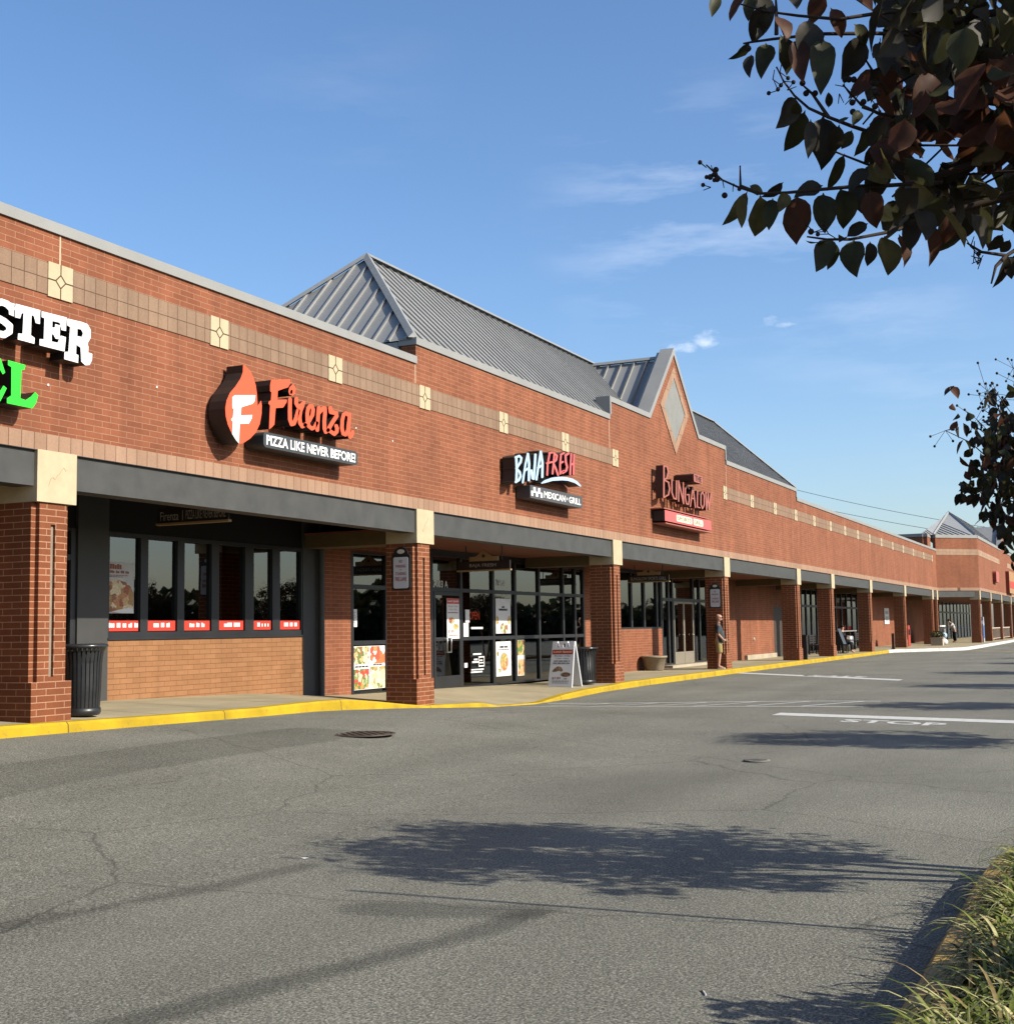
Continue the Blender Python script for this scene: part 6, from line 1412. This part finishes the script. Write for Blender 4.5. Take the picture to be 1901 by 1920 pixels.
for i, (x, y, a, sc_, lab) in enumerate(((18.1,-12.6,100,1.0,'crape myrtle on the island whose shadow falls just before the STOP lettering'),(25.6,-12.6,200,.95,'crape myrtle on the island shading the end of the hatched crosswalk'),(33.6,-12.7,300,1.0,'crape myrtle on the island level with the gabled shop front'),(42.6,-12.6,40,1.05,'crape myrtle on the island level with the standing man'),(52.5,-12.6,150,1.0,'crape myrtle on the island two trees before its far end'),(60.0,-12.6,260,1.0,'crape myrtle on the island last of its row'))):
    c = copy_tree(tA); c.location = (x, y, .12); c.rotation_euler = (0,0,R(a)); c.scale = (sc_,)*3; c['label'] = lab
# post that throws the thin straight shadow
s = empty('sign_post', 'thin bare metal post standing in the island planting', 'post', loc=(6.84,-12.35,.12)); mb = MB(); mb.tube([(0,0,0),(0,0,2.86)], .017, 8); mb.build('post', M_greycol, s)
mb = MB(); mb.lathe(0,0,[(.01,.03),(.05,.02),(.06,.0)],10); mb.build('post_base', M_greycol, s)
s = empty('low_shrub', 'low dark leafy shrub on the island near the bottom right corner', 'shrub', loc=(5.25,-12.35,.12)); mb = MB(); shrubmesh(mb, (0,0,.65), (.42,.34,.50), 520, .085, 8, nm=2); mb.build('foliage', [M_leafg, M_lf[1]], s)
mb = MB(); r5 = random.Random(2)
for _ in range(14): mb.tube([(0,0,0),(r5.uniform(-.3,.3),r5.uniform(-.25,.25),r5.uniform(.5,.95))], [.01,.004], 5)
mb.build('stem', M_twig, s)

# variegated lilyturf spilling over the island kerb
M_gr = [leafmat('blade_green', (.13,.165,.026), .3), leafmat('blade_cream', (.55,.50,.24), .3), leafmat('blade_dark', (.045,.062,.013), .25), leafmat('blade_straw', (.30,.22,.09), .2), leafmat('blade_lime', (.20,.23,.05), .3)]
g = MB(); r6 = random.Random(33)
def blade_(p, az, ln, lean, mi, wd):
    d = Vector((math.cos(az), math.sin(az), 0)); s_ = Vector((-d.y, d.x, 0)); n = 7; vs = []; pos = Vector(p); ang = R(r6.uniform(62, 86))
    for i in range(n+1):
        t_ = i/n; w_ = wd*(.75+.5*t_ if t_ < .5 else 1.0)*(1 if t_ < .6 else max(.06, (1-t_)/.4))
        tw = s_*(w_/2) + Vector((0,0,r6.uniform(-.0008,.0008)))
        vs += [pos - tw, pos + Vector((0,0,-w_*.12)), pos + tw]
        pos = pos + (d*math.cos(ang) + Vector((0,0,math.sin(ang))))*(ln/n); ang -= lean/n*(1.0 + .8*t_)
    k = [(3*i+j, 3*i+j+1, 3*i+j+4, 3*i+j+3) for i in range(n) for j in (0,1)]
    if mi == 5:                                   # cream edge, green middle
        g.add(vs, k[0::2], 1, True); g.add(vs, k[1::2], 0, True)
    else: g.add(vs, k, mi, True)
x = 3.6
while x < 9.9:
    for row in range(7):
        y = -11.44 - row*.185 + r6.uniform(-.06,.06); xx = x + r6.uniform(-.09,.09)
        nb = 62 if xx < 7.5 else 40
        for _ in range(nb):
            az = r6.uniform(0, 6.283)
            if xx > 8.0 and math.hypot(xx-8.0, y+13.0) > 1.62: continue
            if row == 0 and r6.random() < .42: az = R(90) + r6.gauss(0, .8)
            mi = r6.choice((0,0,1,5,5,5,2,2,4,4,4,3))
            blade_((xx + r6.gauss(0,.045), y + r6.gauss(0,.045), .12), az, r6.uniform(.20,.43), R(r6.uniform(70,165)), mi, r6.uniform(.009,.018))
    x += .185 if x < 7.5 else .26
tag(g.build('lilyturf_grass', M_gr), 'variegated green and cream grass clumps spilling over the island kerb', 'grass', kind='stuff')

# ------------------------------------------------------------------ overhead lines, and the wood across the lot that the shop windows mirror
def wire(pa, pb, label, sag=1.2):
    mb = MB(); a, b = Vector(pa), Vector(pb); P = [a + (b-a)*(i/24) + Vector((0,0,-sag*4*(i/24)*(1-i/24))) for i in range(25)]; mb.tube(P, .045, 6)
    tag(mb.build('power_line', M_greycol), label, 'power line', 'power lines above the far roofs')
def at(u, v, t): return CAM + pxdir(u, v)*t
wire(at(1440,905,250), at(2050,1014,250), 'upper of the two thin power lines in the sky over the far roofs')
wire(at(1380,917,250), at(2050,1033,250), 'lower of the two thin power lines in the sky over the far roofs')
mb = MB(); r7 = random.Random(77)
for i in range(230):
    x = -60 + i*1.4 + r7.uniform(-1,1); y = -56 - r7.uniform(0,9); hh = r7.uniform(3.8,5.4)*(1.25 if r7.random() < .12 else 1)
    shrubmesh(mb, (x,y,hh*.52), (r7.uniform(1.6,2.6), 1.6, hh*.52), 150, 1.15, i, nm=2)
tag(mb.build('far_wood', [leafmat('wood_green', (.035,.05,.016)), leafmat('wood_brown', (.07,.05,.02))]), 'low line of green and brown woodland across the car park', 'wood', kind='stuff')
